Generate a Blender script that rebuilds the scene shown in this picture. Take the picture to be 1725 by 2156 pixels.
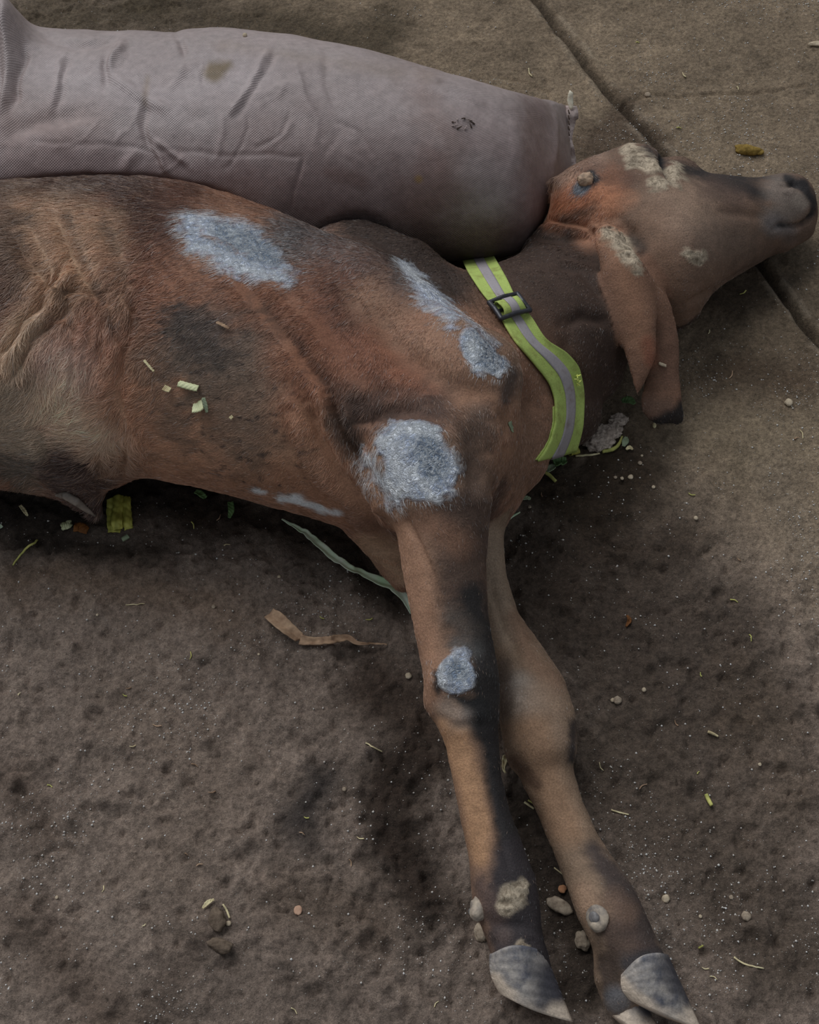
import bpy, bmesh, math, random
import numpy as np
from mathutils import Vector, Matrix
from mathutils.bvhtree import BVHTree

for o in list(bpy.data.objects):
    bpy.data.objects.remove(o)
scene = bpy.context.scene
COL = scene.collection

# ------------------------------------------------------------------ camera
W, H = 1725.0, 2156.0
FPX = 2900.0                      # focal length in pixels of the 1725 x 2156 frame
CAM_H = 1.65
PITCH = math.radians(58.0)        # looking down below the horizon
cam_d = bpy.data.cameras.new('camera')
cam_d.sensor_fit = 'VERTICAL'
cam_d.sensor_height = 24.0
cam_d.lens = FPX / H * 24.0
cam_d.clip_start = 0.05
cam = bpy.data.objects.new('camera', cam_d)
cam.location = (0, 0, CAM_H)
cam.rotation_euler = (math.pi / 2 - PITCH, 0, 0)
COL.objects.link(cam)
scene.camera = cam

# ------------------------------------------------------------------ light
world = bpy.data.worlds.new('daylight')
scene.world = world
world.use_nodes = True
wn = world.node_tree.nodes
wn['Background'].inputs[0].default_value = (0.80, 0.90, 1.0, 1)
wn['Background'].inputs[1].default_value = 0.25
sun_d = bpy.data.lights.new('daylight_sun', 'SUN')
sun_d.energy = 1.9
sun_d.angle = math.radians(48)
sun_d.color = (0.93, 0.97, 1.0)
sun = bpy.data.objects.new('daylight_sun', sun_d)
sun.rotation_euler = Vector((0.50, -0.72, -0.95)).to_track_quat('-Z', 'Y').to_euler()
COL.objects.link(sun)
scene.view_settings.view_transform = 'Standard'
scene.view_settings.look = 'None'
scene.view_settings.gamma = 1.0
scene.view_settings.exposure = 0.0
scene.view_settings.use_curve_mapping = False
E_REF = 0.53 * np.array([0.93, 1.0, 1.06])   # brightness of a white surface under this light

rng = np.random.default_rng(7)
random.seed(7)

# ------------------------------------------------------------------ helpers
SP, CP = math.sin(PITCH), math.cos(PITCH)


def ray(px, py):
    u = (np.asarray(px, float) - W / 2) / FPX
    v = (H / 2 - np.asarray(py, float)) / FPX
    return u, CP + v * SP, -SP + v * CP


def P(px, py, z=0.0):
    """point at height z seen at photograph pixel (px, py)"""
    dx, dy, dz = ray(px, py)
    t = (np.asarray(z, float) - CAM_H) / dz
    return np.stack([dx * t, dy * t, np.broadcast_to(CAM_H + dz * t, np.shape(t))], -1)


def proj(p):
    p = np.asarray(p, float)
    x, y, z = p[..., 0], p[..., 1], p[..., 2] - CAM_H
    dep = y * CP - z * SP
    up = y * SP + z * CP
    return W / 2 + FPX * x / dep, H / 2 - FPX * up / dep, dep


def depth(p):
    p = np.asarray(p, float)
    return p[..., 1] * CP - (p[..., 2] - CAM_H) * SP


def lin(c):
    c = np.asarray(c, float) / 255.0
    return np.where(c <= 0.04045, c / 12.92, ((c + 0.055) / 1.055) ** 2.4)


def alb(c, e=E_REF):
    return np.clip(lin(c) / e, 0.004, 0.9)


def smooth(e0, e1, x):
    t = np.clip((x - e0) / (e1 - e0), 0, 1)
    return t * t * (3 - 2 * t)


_TAB = np.random.default_rng(11).random((64, 64, 64), dtype=np.float32)


def vnoise(p, scale, seed=0):
    q = np.asarray(p, float) * scale
    i = np.floor(q).astype(np.int32)
    f = (q - i).astype(np.float32)
    f = f * f * (3 - 2 * f)
    sh = ((seed * 37 + 11) % 61, (seed * 53 + 7) % 59, (seed * 29 + 3) % 53)
    ix = [(i[..., 0] + sh[0] + a) & 63 for a in (0, 1)]
    iy = [(i[..., 1] + sh[1] + a) & 63 for a in (0, 1)]
    iz = [(i[..., 2] + sh[2] + a) & 63 for a in (0, 1)]
    fx_n, fy_n, fz_n = f[..., 0], f[..., 1], f[..., 2]
    pl = []
    for c in (0, 1):
        r = []
        for b in (0, 1):
            v0, v1 = _TAB[ix[0], iy[b], iz[c]], _TAB[ix[1], iy[b], iz[c]]
            r.append(v0 + (v1 - v0) * fx_n)
        pl.append(r[0] + (r[1] - r[0]) * fy_n)
    return (pl[0] + (pl[1] - pl[0]) * fz_n) * 2 - 1


def fbm(p, scale, octaves=4, seed=0, gain=0.5):
    s, a, t = 0, 1.0, 0
    for o in range(octaves):
        s = s + a * vnoise(p, scale * 2 ** o, seed + o * 17)
        t += a
        a *= gain
    return s / t


def line_dist(u, v, pts, radii=None):
    """signed pixel distance to a polyline whose radius varies along it"""
    pts = np.asarray(pts, float)
    r = np.zeros(len(pts)) if radii is None else np.broadcast_to(np.asarray(radii, float), (len(pts),))
    best = np.full(np.shape(u), 1e9)
    if len(pts) == 1:
        return np.hypot(u - pts[0, 0], v - pts[0, 1]) - r[0]
    for k in range(len(pts) - 1):
        a, b = pts[k], pts[k + 1]
        d = b - a
        t = np.clip(((u - a[0]) * d[0] + (v - a[1]) * d[1]) / max(d @ d, 1e-9), 0, 1)
        best = np.minimum(best, np.hypot(u - a[0] - t * d[0], v - a[1] - t * d[1]) - (r[k] + t * (r[k + 1] - r[k])))
    return best


def mesh_np(name, verts, faces, mat=None, parent=None, smooth_shade=True):
    me = bpy.data.meshes.new(name)
    verts = np.asarray(verts, dtype=np.float32)
    if isinstance(faces, np.ndarray) and faces.ndim == 2:
        nf, k = faces.shape
        me.vertices.add(len(verts))
        me.vertices.foreach_set('co', verts.ravel())
        me.loops.add(nf * k)
        me.loops.foreach_set('vertex_index', faces.astype(np.int32).ravel())
        me.polygons.add(nf)
        me.polygons.foreach_set('loop_start', (np.arange(nf) * k).astype(np.int32))
        me.update(calc_edges=True)
        me.validate()
    else:
        me.from_pydata([tuple(map(float, v)) for v in verts], [], [tuple(int(i) for i in f) for f in faces])
        me.update()
    if smooth_shade:
        me.polygons.foreach_set('use_smooth', np.ones(len(me.polygons), dtype=bool))
    o = bpy.data.objects.new(name, me)
    COL.objects.link(o)
    if mat:
        me.materials.append(mat)
    if parent:
        o.parent = parent
        o.matrix_parent_inverse = parent.matrix_world.inverted()
    return o


def put(o, parent):
    """parent o to an Empty that has only a location"""
    o.parent = parent
    o.matrix_parent_inverse = Matrix.Translation(parent.location).inverted()
    return o


def tag(o, label, cat=None, group=None, kind=None):
    if label:
        o['label'] = label
    if cat:
        o['category'] = cat
    if group:
        o['group'] = group
    if kind:
        o['kind'] = kind
    return o


def empty(name, loc):
    o = bpy.data.objects.new(name, None)
    o.location = tuple(float(v) for v in loc)
    o.empty_display_size = 0.05
    COL.objects.link(o)
    return o


def attr(o, name, data):
    a = o.data.attributes.new(name, 'FLOAT_COLOR' if data.ndim == 2 else 'FLOAT', 'POINT')
    if data.ndim == 2:
        rgba = np.ones((len(data), 4), np.float32)
        rgba[:, :3] = data
        a.data.foreach_set('color', rgba.ravel())
    else:
        a.data.foreach_set('value', data.astype(np.float32))


def coords(o):
    n = len(o.data.vertices)
    c = np.empty(n * 3, np.float32)
    o.data.vertices.foreach_get('co', c)
    return c.reshape(-1, 3).astype(float)


def normals(o):
    n = len(o.data.vertices)
    c = np.empty(n * 3, np.float32)
    o.data.vertices.foreach_get('normal', c)
    return c.reshape(-1, 3).astype(float)


def set_coords(o, c):
    o.data.vertices.foreach_set('co', np.asarray(c, np.float32).ravel())
    o.data.update()


def quads_of(o):
    n = len(o.data.polygons)
    a = np.empty(n * 4, np.int32)
    o.data.loops.foreach_get('vertex_index', a)
    return a.reshape(-1, 4)


# ------------------------------------------------------------------ material helper
class Mat:
    def __init__(self, name):
        self.m = bpy.data.materials.new(name)
        self.m.use_nodes = True
        self.t = self.m.node_tree
        self.b = self.t.nodes['Principled BSDF']

    def n(self, kind, **kw):
        nd = self.t.nodes.new('ShaderNode' + kind)
        for k, v in kw.items():
            if k.startswith('i_'):
                key = k[2:]
                key = int(key) if key.isdigit() else key.replace('_', ' ')
                self.s(nd.inputs[key], v)
            else:
                setattr(nd, k, v)
        return nd

    def s(self, sock, v):
        if isinstance(v, bpy.types.NodeSocket):
            self.t.links.new(v, sock)
        elif hasattr(v, '__len__') and len(v) == 3 and sock.type == 'RGBA':
            sock.default_value = (*[float(x) for x in v], 1)
        else:
            sock.default_value = v

    def set(self, **kw):
        for k, v in kw.items():
            self.s(self.b.inputs[k.replace('_', ' ')], v)
        return self

    def obj(self):
        return self.n('TexCoord').outputs['Object']

    def pos(self):
        return self.n('NewGeometry').outputs['Position']

    def noise(self, scale, detail=4, rough=0.55, vec=None, dist=0.0):
        nd = self.n('TexNoise', i_Scale=scale, i_Detail=detail, i_Roughness=rough, i_Distortion=dist)
        self.s(nd.inputs['Vector'], vec if vec is not None else self.pos())
        return nd.outputs['Fac']

    def ramp(self, fac, stops):
        nd = self.n('ValToRGB')
        self.s(nd.inputs[0], fac)
        el = nd.color_ramp.elements
        while len(el) > 1:
            el.remove(el[-1])
        for k, (p, c) in enumerate(stops):
            e = el[0] if k == 0 else el.new(p)
            e.position = p
            if not hasattr(c, '__len__'):
                c = (c, c, c)
            e.color = (*[float(x) for x in c], 1)
        return nd.outputs[0]

    def mix(self, fac, a, b, mode='MIX'):
        nd = self.n('Mix', data_type='RGBA', blend_type=mode)
        self.s(nd.inputs[0], fac)
        self.s(nd.inputs[6], a)
        self.s(nd.inputs[7], b)
        return nd.outputs[2]

    def math(self, op, a, b=0.0, c=0.0):
        nd = self.n('Math', operation=op)
        self.s(nd.inputs[0], a)
        self.s(nd.inputs[1], b)
        self.s(nd.inputs[2], c)
        return nd.outputs[0]

    def at(self, name):
        return self.n('Attribute', attribute_name=name)

    def bump(self, h, strength=0.5, dist=0.002, normal=None):
        nd = self.n('Bump', i_Strength=strength, i_Distance=dist)
        self.s(nd.inputs['Height'], h)
        if normal is not None:
            self.s(nd.inputs['Normal'], normal)
        return nd.outputs[0]


def simple(name, c1, c2, rough=0.7, scale=60.0, spec=0.3, bump=0.3, bdist=0.001, stretch=None):
    m = Mat(name)
    vec = m.obj()
    if stretch:
        mp = m.n('Mapping')
        m.s(mp.inputs['Vector'], vec)
        mp.inputs['Scale'].default_value = stretch
        vec = mp.outputs[0]
    f = m.noise(scale, 5, 0.6, vec)
    m.set(Base_Color=m.ramp(f, [(0.3, alb(c1)), (0.7, alb(c2))]), Roughness=rough, Specular_IOR_Level=spec,
          Normal=m.bump(f, bump, bdist))
    return m.m


# ------------------------------------------------------------------ implicit surfaces
class Field:
    def __init__(self, lo, hi, vox):
        self.lo = np.asarray(lo, float)
        self.vox = vox
        n = np.ceil((np.asarray(hi, float) - self.lo) / vox).astype(int) + 1
        self.n = n
        self.ax = [self.lo[k] + np.arange(n[k]) * vox for k in range(3)]
        self.F = np.full(tuple(n), 0.08, np.float32)

    def box(self, lo, hi):
        sl = []
        for k in range(3):
            a = max(0, int(math.floor((lo[k] - self.lo[k]) / self.vox)))
            b = min(self.n[k], int(math.ceil((hi[k] - self.lo[k]) / self.vox)) + 1)
            sl.append(slice(a, max(a, b)))
        X = self.ax[0][sl[0]][:, None, None].astype(np.float32)
        Y = self.ax[1][sl[1]][None, :, None].astype(np.float32)
        Z = self.ax[2][sl[2]][None, None, :].astype(np.float32)
        return tuple(sl), X, Y, Z

    def union(self, sl, d, k):
        f = self.F[sl]
        if k > 0:
            h = np.maximum(k - np.abs(f - d), 0) / k
            self.F[sl] = np.minimum(f, d) - h * h * k * 0.25
        else:
            self.F[sl] = np.minimum(f, d)

    def add(self, prim, k):
        lo, hi = prim.bounds()
        sl, X, Y, Z = self.box(lo - k - 0.01, hi + k + 0.01)
        if self.F[sl].size:
            self.union(sl, prim.d(X, Y, Z), k)

    def mesh(self):
        """naive surface nets"""
        F = self.F
        S = F < 0
        nx, ny, nz = F.shape
        c = np.zeros((nx - 1, ny - 1, nz - 1), np.int8)
        for a in (0, 1):
            for b in (0, 1):
                for e in (0, 1):
                    c += S[a:nx - 1 + a, b:ny - 1 + b, e:nz - 1 + e]
        act = np.argwhere((c > 0) & (c < 8))
        idx = np.full(c.shape, -1, np.int32)
        idx[act[:, 0], act[:, 1], act[:, 2]] = np.arange(len(act))
        corner = {}
        for a in (0, 1):
            for b in (0, 1):
                for e in (0, 1):
                    corner[(a, b, e)] = F[act[:, 0] + a, act[:, 1] + b, act[:, 2] + e]
        pos = np.zeros((len(act), 3))
        cnt = np.zeros(len(act))
        for axis in range(3):
            for o1 in (0, 1):
                for o2 in (0, 1):
                    a = [0, 0, 0]
                    oth = [q for q in range(3) if q != axis]
                    a[oth[0]], a[oth[1]] = o1, o2
                    b = list(a)
                    b[axis] = 1
                    fa, fb = corner[tuple(a)], corner[tuple(b)]
                    m = (fa < 0) != (fb < 0)
                    t = np.where(m, fa / np.where(m, fa - fb, 1), 0)
                    p = np.tile(np.array(a, float), (len(act), 1))
                    p[:, axis] = t
                    pos[m] += p[m]
                    cnt[m] += 1
        pos /= cnt[:, None]
        verts = self.lo + (act + pos) * self.vox
        faces = []
        for axis in range(3):
            o1, o2 = (axis + 1) % 3, (axis + 2) % 3
            s0 = [slice(None)] * 3
            s1 = [slice(None)] * 3
            s0[axis] = slice(0, F.shape[axis] - 1)
            s1[axis] = slice(1, None)
            A, B = S[tuple(s0)], S[tuple(s1)]
            e = np.argwhere(A != B)
            ok = (e[:, o1] > 0) & (e[:, o2] > 0) & (e[:, o1] < F.shape[o1] - 1) & (e[:, o2] < F.shape[o2] - 1)
            e = e[ok]
            flip = A[e[:, 0], e[:, 1], e[:, 2]]
            q = []
            for d1, d2 in ((-1, -1), (0, -1), (0, 0), (-1, 0)):
                g = e.copy()
                g[:, o1] += d1
                g[:, o2] += d2
                q.append(idx[g[:, 0], g[:, 1], g[:, 2]])
            q = np.stack(q, 1)
            q[~flip] = q[~flip][:, ::-1]
            faces.append(q)
        faces = np.concatenate(faces)
        return verts, faces[(faces >= 0).all(1)]


class Chain:
    """tapering limb through balls (pixel x, pixel y, centre height, pixel radius)"""
    def __init__(self, balls, n=None, flat=1.0, world=False):
        if world:
            self.c = np.array([b[:3] for b in balls], float)
            self.r = np.array([b[3] for b in balls], float)
        else:
            self.c = np.array([P(b[0], b[1], b[2]) for b in balls])
            self.r = np.array([b[3] for b in balls]) * depth(self.c) / FPX
        self.nv = None if n is None else np.asarray(n, float) / np.linalg.norm(n)
        self.flat = flat

    def bounds(self):
        return (self.c - self.r[:, None]).min(0), (self.c + self.r[:, None]).max(0)

    def d(self, X, Y, Z):
        best = None
        c, r = self.c, self.r
        if len(c) == 1:
            c = np.vstack([c, c + 1e-5])
            r = np.append(r, r)
        for k in range(len(c) - 1):
            a, b = c[k], c[k + 1]
            d = b - a
            qx, qy, qz = X - a[0], Y - a[1], Z - a[2]
            t = np.clip((qx * d[0] + qy * d[1] + qz * d[2]) / max(d @ d, 1e-12), 0, 1)
            qx, qy, qz = qx - t * d[0], qy - t * d[1], qz - t * d[2]
            R = r[k] + t * (r[k + 1] - r[k])
            l2 = qx * qx + qy * qy + qz * qz
            if self.nv is not None:
                h = qx * self.nv[0] + qy * self.nv[1] + qz * self.nv[2]
                s = 1.0 / self.flat
                kk = np.sqrt(np.maximum(l2 - h * h + (h * s) ** 2, 1e-12))
                g = np.sqrt(np.maximum(l2 - h * h + (h * s * s) ** 2, 1e-12))
                dd = (kk - R) * kk / g
            else:
                dd = np.sqrt(l2) - R
            best = dd if best is None else np.minimum(best, dd)
        return best.astype(np.float32)


def solve_section(top, bot, b, zc):
    """ellipse (half axes a along y, b along z, centre height zc) that spans the picture rows top..bot"""
    def line(py):
        _, dy, dz = ray(0, py)
        n = np.array([-dz, dy])
        n /= np.hypot(*n)
        return n, n @ np.array([0, CAM_H])
    n1, d1 = line(top)
    n2, d2 = line(bot)

    def yc(a):
        return (d1 - n1[1] * zc - math.hypot(a * n1[0], b * n1[1])) / n1[0]

    def res(a):
        return n2[0] * yc(a) + n2[1] * zc - math.hypot(a * n2[0], b * n2[1]) - d2
    lo, hi = 0.001, 0.8
    for _ in range(60):
        mid = (lo + hi) / 2
        if res(mid) > 0:
            lo = mid
        else:
            hi = mid
    return yc(lo), lo


def catmull(x, xs, ys):
    """monotone cubic (Fritsch-Carlson) interpolation of ys over xs"""
    xs, ys = np.asarray(xs, float), np.asarray(ys, float)
    h = np.diff(xs)
    dl = np.diff(ys) / h
    m = np.zeros(len(xs))
    m[1:-1] = np.where(dl[:-1] * dl[1:] > 0, 2 * dl[:-1] * dl[1:] / np.where(dl[:-1] + dl[1:] == 0, 1, dl[:-1] + dl[1:]), 0)
    m[0], m[-1] = dl[0], dl[-1]
    x = np.clip(x, xs[0], xs[-1])
    i = np.clip(np.searchsorted(xs, x) - 1, 0, len(xs) - 2)
    t = (x - xs[i]) / h[i]
    return ((2 * t ** 3 - 3 * t ** 2 + 1) * ys[i] + (t ** 3 - 2 * t ** 2 + t) * h[i] * m[i]
            + (-2 * t ** 3 + 3 * t ** 2) * ys[i + 1] + (t ** 3 - t ** 2) * h[i] * m[i + 1])


class Sweep:
    """trunk through upright ellipses; rows: pixel x, top row, bottom row, half height b, centre height"""
    def __init__(self, rows):
        xs, yc, zc, a, b = [], [], [], [], []
        for px, top, bot, bb, zz in rows:
            y0, a0 = solve_section(top, bot, bb, zz)
            dep = y0 * CP - (zz - CAM_H) * SP
            xs.append((px - W / 2) / FPX * dep)
            yc.append(y0)
            zc.append(zz)
            a.append(a0)
            b.append(bb)
        self.xs, self.yc, self.zc, self.a, self.b = map(np.array, (xs, yc, zc, a, b))

    def bounds(self):
        return (np.array([self.xs[0] - .02, (self.yc - self.a).min() - .02, (self.zc - self.b).min() - .02]),
                np.array([self.xs[-1] + .02, (self.yc + self.a).max() + .02, (self.zc + self.b).max() + .02]))

    def at(self, x):
        return [catmull(x, self.xs, q) for q in (self.yc, self.zc, self.a, self.b)]

    def d(self, X, Y, Z):
        xx = np.asarray(X).ravel()
        yc, zc, a, b = [q.reshape(np.shape(X)).astype(np.float32) for q in self.at(xx)]
        u, v = (Y - yc) / a, (Z - zc) / b
        k = np.sqrt(u * u + v * v) + 1e-6
        g = np.sqrt((u / a) ** 2 + (v / b) ** 2) + 1e-4
        d = k * (k - 1) / g
        over = np.maximum(np.maximum(self.xs[0] - X, X - self.xs[-1]), 0)
        return np.where(over > 0, np.sqrt(np.maximum(d, 0) ** 2 + over ** 2), d).astype(np.float32)


def laplace(v, quads, it, w=0.5):
    e = np.concatenate([quads[:, [0, 1]], quads[:, [1, 2]], quads[:, [2, 3]], quads[:, [3, 0]]])
    cnt = np.bincount(e[:, 0], minlength=len(v)) + np.bincount(e[:, 1], minlength=len(v))
    for _ in range(it):
        s = np.stack([np.bincount(e[:, 0], v[e[:, 1], k], len(v)) + np.bincount(e[:, 1], v[e[:, 0], k], len(v)) for k in range(3)], 1)
        v = v + w * (s / np.maximum(cnt, 1)[:, None] - v)
    return v


def lump(name, prims, vox, mat, parent=None, k=0.004, cut=None, rough_amp=0.0, rough_scale=200, seed=0):
    lo = np.min([p.bounds()[0] for p in prims], 0) - 3 * vox
    hi = np.max([p.bounds()[1] for p in prims], 0) + 3 * vox
    f = Field(lo, hi, vox)
    for p in prims:
        f.add(p, k)
    if cut is not None:
        sl, X, Y, Z = f.box(lo, hi)
        for (pt, nn) in cut:
            pl = (X - pt[0]) * nn[0] + (Y - pt[1]) * nn[1] + (Z - pt[2]) * nn[2]
            f.F = np.maximum(f.F, pl.astype(np.float32))
    v, q = f.mesh()
    v = laplace(v, q, 2, 0.5)
    if rough_amp:
        c = v.mean(0)
        dirn = (v - c) / (np.linalg.norm(v - c, axis=1)[:, None] + 1e-6)
        v = v + dirn * (fbm(v, rough_scale, 3, seed) * rough_amp)[:, None]
    o = mesh_np(name, v, q, mat, None)
    if parent:
        put(o, parent)
    return o

# ================================================================== FLOOR
def floor_axis(lo, hi, a, b, step, far):
    inner = np.arange(a, b, step)
    left = a - np.cumsum(step * 1.25 ** np.arange(1, 40))
    left = left[left > lo][::-1]
    right = b + np.cumsum(step * 1.25 ** np.arange(1, 40))
    right = right[right < hi]
    return np.concatenate([left, inner, right])


fx = floor_axis(-6, 6, -0.92, 0.92, 0.0036, 0)
fy = floor_axis(-3, 9, 0.26, 2.28, 0.0036, 0)
FX, FY = np.meshgrid(fx, fy, indexing='ij')
fp = np.stack([FX.ravel(), FY.ravel(), np.zeros(FX.size)], 1)


def floor_relief(p):
    u, v, _ = proj(np.concatenate([p[:, :2], np.zeros((len(p), 1))], 1))
    q = p.copy()
    q[:, 2] = 0
    # trodden soil towards the lower left, bare slab towards the upper right
    soil = smooth(-250, 450, (v - 560) * 0.9 - (u - 900) * 0.55)
    soil = np.maximum(soil, 0.32)
    soil = np.maximum(soil, smooth(900, 200, u) * 0.75)
    n1 = fbm(q, 9, 3, 1)
    n2 = fbm(q, 38, 3, 5)
    n3 = fbm(q, 110, 3, 9, 0.65)
    lumps = np.maximum(n2, 0.0) ** 1.5
    z = n1 * 0.0045 * (0.4 + 0.6 * soil) + n2 * 0.0055 * soil + lumps * 0.012 * soil + n3 * 0.0036 * soil + vnoise(q, 230, 13) * 0.0011 * (0.4 + 0.6 * soil)
    pits = smooth(0.30, 0.62, fbm(q, 62, 2, 31))
    z = z - pits * 0.006 * soil
    # rougher clods beside the hooves
    rg = np.exp(-(((u - 760) / 190) ** 2 + ((v - 1900) / 260) ** 2)) + 0.8 * np.exp(-(((u - 890) / 70) ** 2 + ((v - 1650) / 120) ** 2))
    z = z + rg * (n2 * 0.006 + n3 * 0.004)
    # cracks between and inside the slabs
    j = fbm(q, 30, 3, 21) * 9
    c1 = line_dist(u + j, v + j, [(1085, -60), (1140, 10), (1170, 55), (1205, 95), (1245, 150), (1290, 205), (1330, 245), (1378, 298), (1450, 400), (1560, 520), (1600, 555), (1640, 610), (1690, 680), (1760, 760), (2000, 1000)])
    z = z - 0.011 * np.exp(-(c1 / 6.0) ** 2) - 0.003 * np.exp(-(c1 / 16.0) ** 2) + 0.004 * np.exp(-((c1 - 17) / 8.0) ** 2)
    c2 = line_dist(u + 1.4 * j, v + j, [(1300, 222), (1345, 205), (1365, 196), (1430, 205), (1500, 196), (1560, 193), (1640, 190), (1700, 185)])
    z = z - 0.005 * np.exp(-(c2 / 4.0) ** 2)
    c3 = line_dist(u + 1.4 * j, v + j, [(1050, 160), (1100, 172), (1150, 190), (1160, 215)])
    z = z - 0.004 * np.exp(-(c3 / 3.5) ** 2)
    return z, soil, c1, u, v


fz, fsoil, fcrack, fu, fv = floor_relief(fp)
floor_h = lambda x, y: float(floor_relief(np.array([[x, y, 0.0]]))[0][0])
fp[:, 2] = fz
ny_ = len(fy)
ii = (np.arange(len(fx) - 1)[:, None] * ny_ + np.arange(ny_ - 1)[None, :]).ravel()
fq = np.stack([ii, ii + ny_, ii + ny_ + 1, ii + 1], 1)


# colour of the soil: stains, damp, spilt sand, and the belly's shade painted in
def dab(u, v, j, pts, r, soft):
    return smooth(soft, -soft, line_dist(u + j, v + j, pts, r))


q0 = fp * np.array([1.0, 1.0, 0.0])
jj = fbm(q0, 7, 4, 3) * 70 + fbm(q0, 40, 3, 4) * 22
slab = alb((112, 99, 80))
soil_c = alb((112, 101, 93))
fcol = slab[None] * (1 - fsoil[:, None]) + soil_c[None] * fsoil[:, None]
stain = fbm(q0, 5, 4, 40)
fcol *= (1 + 0.30 * stain + 0.26 * fbm(q0, 24, 4, 44) + 0.20 * fbm(q0, 90, 3, 48))[:, None]
wet = np.zeros(len(fp))


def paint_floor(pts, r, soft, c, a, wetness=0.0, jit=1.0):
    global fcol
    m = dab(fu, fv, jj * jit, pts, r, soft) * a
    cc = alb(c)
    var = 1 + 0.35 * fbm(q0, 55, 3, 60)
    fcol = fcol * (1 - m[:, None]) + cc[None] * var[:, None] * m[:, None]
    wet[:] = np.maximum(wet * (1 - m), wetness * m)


paint_floor([(350, 10), (600, 60), (820, 90)], 70, 60, (58, 50, 38), 0.75, 0.2)
paint_floor([(60, 20), (300, 40)], 60, 60, (66, 58, 44), 0.7)
paint_floor([(1260, 300), (1330, 280)], 60, 40, (62, 50, 42), 0.7)
paint_floor([(1450, 620), (1560, 640), (1660, 620)], 50, 50, (52, 42, 33), 0.85, 0.4)
paint_floor([(1500, 780), (1680, 800)], 55, 60, (66, 53, 42), 0.7, 0.25)
paint_floor([(1560, 950), (1690, 920), (1480, 880)], 55, 60, (122, 110, 93), 0.75)
paint_floor([(1640, 1010), (1700, 1150)], 45, 60, (110, 100, 88), 0.6)
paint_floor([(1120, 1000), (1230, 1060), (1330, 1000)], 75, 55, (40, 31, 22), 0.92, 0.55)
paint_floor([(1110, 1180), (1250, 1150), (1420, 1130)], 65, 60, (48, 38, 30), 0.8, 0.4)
paint_floor([(1180, 1330), (1350, 1400), (1500, 1500)], 120, 110, (62, 53, 46), 0.8, 0.2)
paint_floor([(1200, 1250), (1420, 1250), (1560, 1330)], 90, 80, (58, 49, 42), 0.75, 0.25)
paint_floor([(1300, 1620), (1500, 1800), (1650, 2000)], 150, 120, (64, 55, 47), 0.75)
paint_floor([(1600, 1500), (1700, 1700)], 90, 90, (72, 61, 50), 0.6)
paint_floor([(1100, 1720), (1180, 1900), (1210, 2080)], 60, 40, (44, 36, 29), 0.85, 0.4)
paint_floor([(-150, 1040), (120, 1070), (330, 1050), (430, 1060)], 55, 40, (30, 24, 20), 0.92, 0.35, 0.7)  # damp soil under the belly, with the belly's shade painted into it
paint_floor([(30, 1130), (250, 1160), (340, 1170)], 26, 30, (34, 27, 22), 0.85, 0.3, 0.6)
paint_floor([(420, 1090), (560, 1110), (720, 1150), (830, 1260)], 45, 40, (40, 31, 24), 0.88, 0.35, 0.7)  # same belly shade painted on along the damp soil towards the foreleg
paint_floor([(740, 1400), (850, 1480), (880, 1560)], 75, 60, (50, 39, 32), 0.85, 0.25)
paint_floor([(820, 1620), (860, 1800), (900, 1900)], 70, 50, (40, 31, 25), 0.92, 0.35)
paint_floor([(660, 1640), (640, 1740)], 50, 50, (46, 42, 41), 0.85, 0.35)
paint_floor([(430, 1930), (330, 2020), (300, 2120)], 45, 50, (66, 57, 51), 0.7, 0.1)
paint_floor([(620, 1900), (760, 1930)], 60, 60, (80, 68, 58), 0.5)
paint_floor([(60, 1950), (200, 2120)], 60, 60, (66, 54, 46), 0.55)
paint_floor([(20, 1620), (100, 1750)], 50, 50, (74, 62, 54), 0.5)
paint_floor([(40, 1230), (250, 1230), (480, 1300)], 40, 60, (100, 82, 66), 0.5)
paint_floor([(300, 1500), (450, 1650), (350, 1800)], 90, 120, (106, 94, 84), 0.45)
crack_dirt = np.exp(-(fcrack / 9.0) ** 2)[:, None] * 0.75
fcol = fcol * (1 - crack_dirt) + alb((40, 33, 26))[None] * crack_dirt
rim = np.exp(-((fcrack - 17) / 7.0) ** 2)[:, None] * 0.3 * (fbm(q0, 25, 3, 77) > 0)[:, None]
fcol = fcol * (1 - rim) + alb((140, 130, 116))[None] * rim

fm = Mat('trodden_earth_over_concrete')
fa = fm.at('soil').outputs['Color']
wn_ = fm.at('damp').outputs['Fac']
f1 = fm.noise(160, 6, 0.7)
f2 = fm.noise(620, 4, 0.7)
f3 = fm.noise(34, 5, 0.6)
v1 = fm.n('TexVoronoi', feature='F1', i_Scale=520.0)
fm.s(v1.inputs['Vector'], fm.pos())
speck = fm.ramp(v1.outputs['Distance'], [(0.12, 1.0), (0.22, 0.0)])
vsel = fm.math('GREATER_THAN', v1.outputs['Color'], 0.80)
tone = fm.mix(1.0, fa, fm.ramp(f1, [(0.25, 0.42), (0.75, 1.6)]), 'MULTIPLY')
tone = fm.mix(1.0, tone, fm.ramp(f2, [(0.3, 0.68), (0.7, 1.3)]), 'MULTIPLY')
tone = fm.mix(1.0, tone, fm.ramp(f3, [(0.3, 0.85), (0.7, 1.15)]), 'MULTIPLY')
gmask = fm.math('MULTIPLY', fm.math('MULTIPLY', speck, vsel), 0.5)
tone = fm.mix(gmask, tone, alb((150, 140, 125)))
fr = fm.math('SUBTRACT', 0.92, fm.math('MULTIPLY', wn_, 0.5))
hsum = fm.math('ADD', fm.math('MULTIPLY', f1, 1.0), fm.math('MULTIPLY', f2, 0.4))
fm.set(Base_Color=tone, Roughness=fr, Specular_IOR_Level=0.25, Normal=fm.bump(hsum, 1.0, 0.006))
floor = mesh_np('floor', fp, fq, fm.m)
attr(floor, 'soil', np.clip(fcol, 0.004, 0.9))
attr(floor, 'damp', wet)
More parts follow.
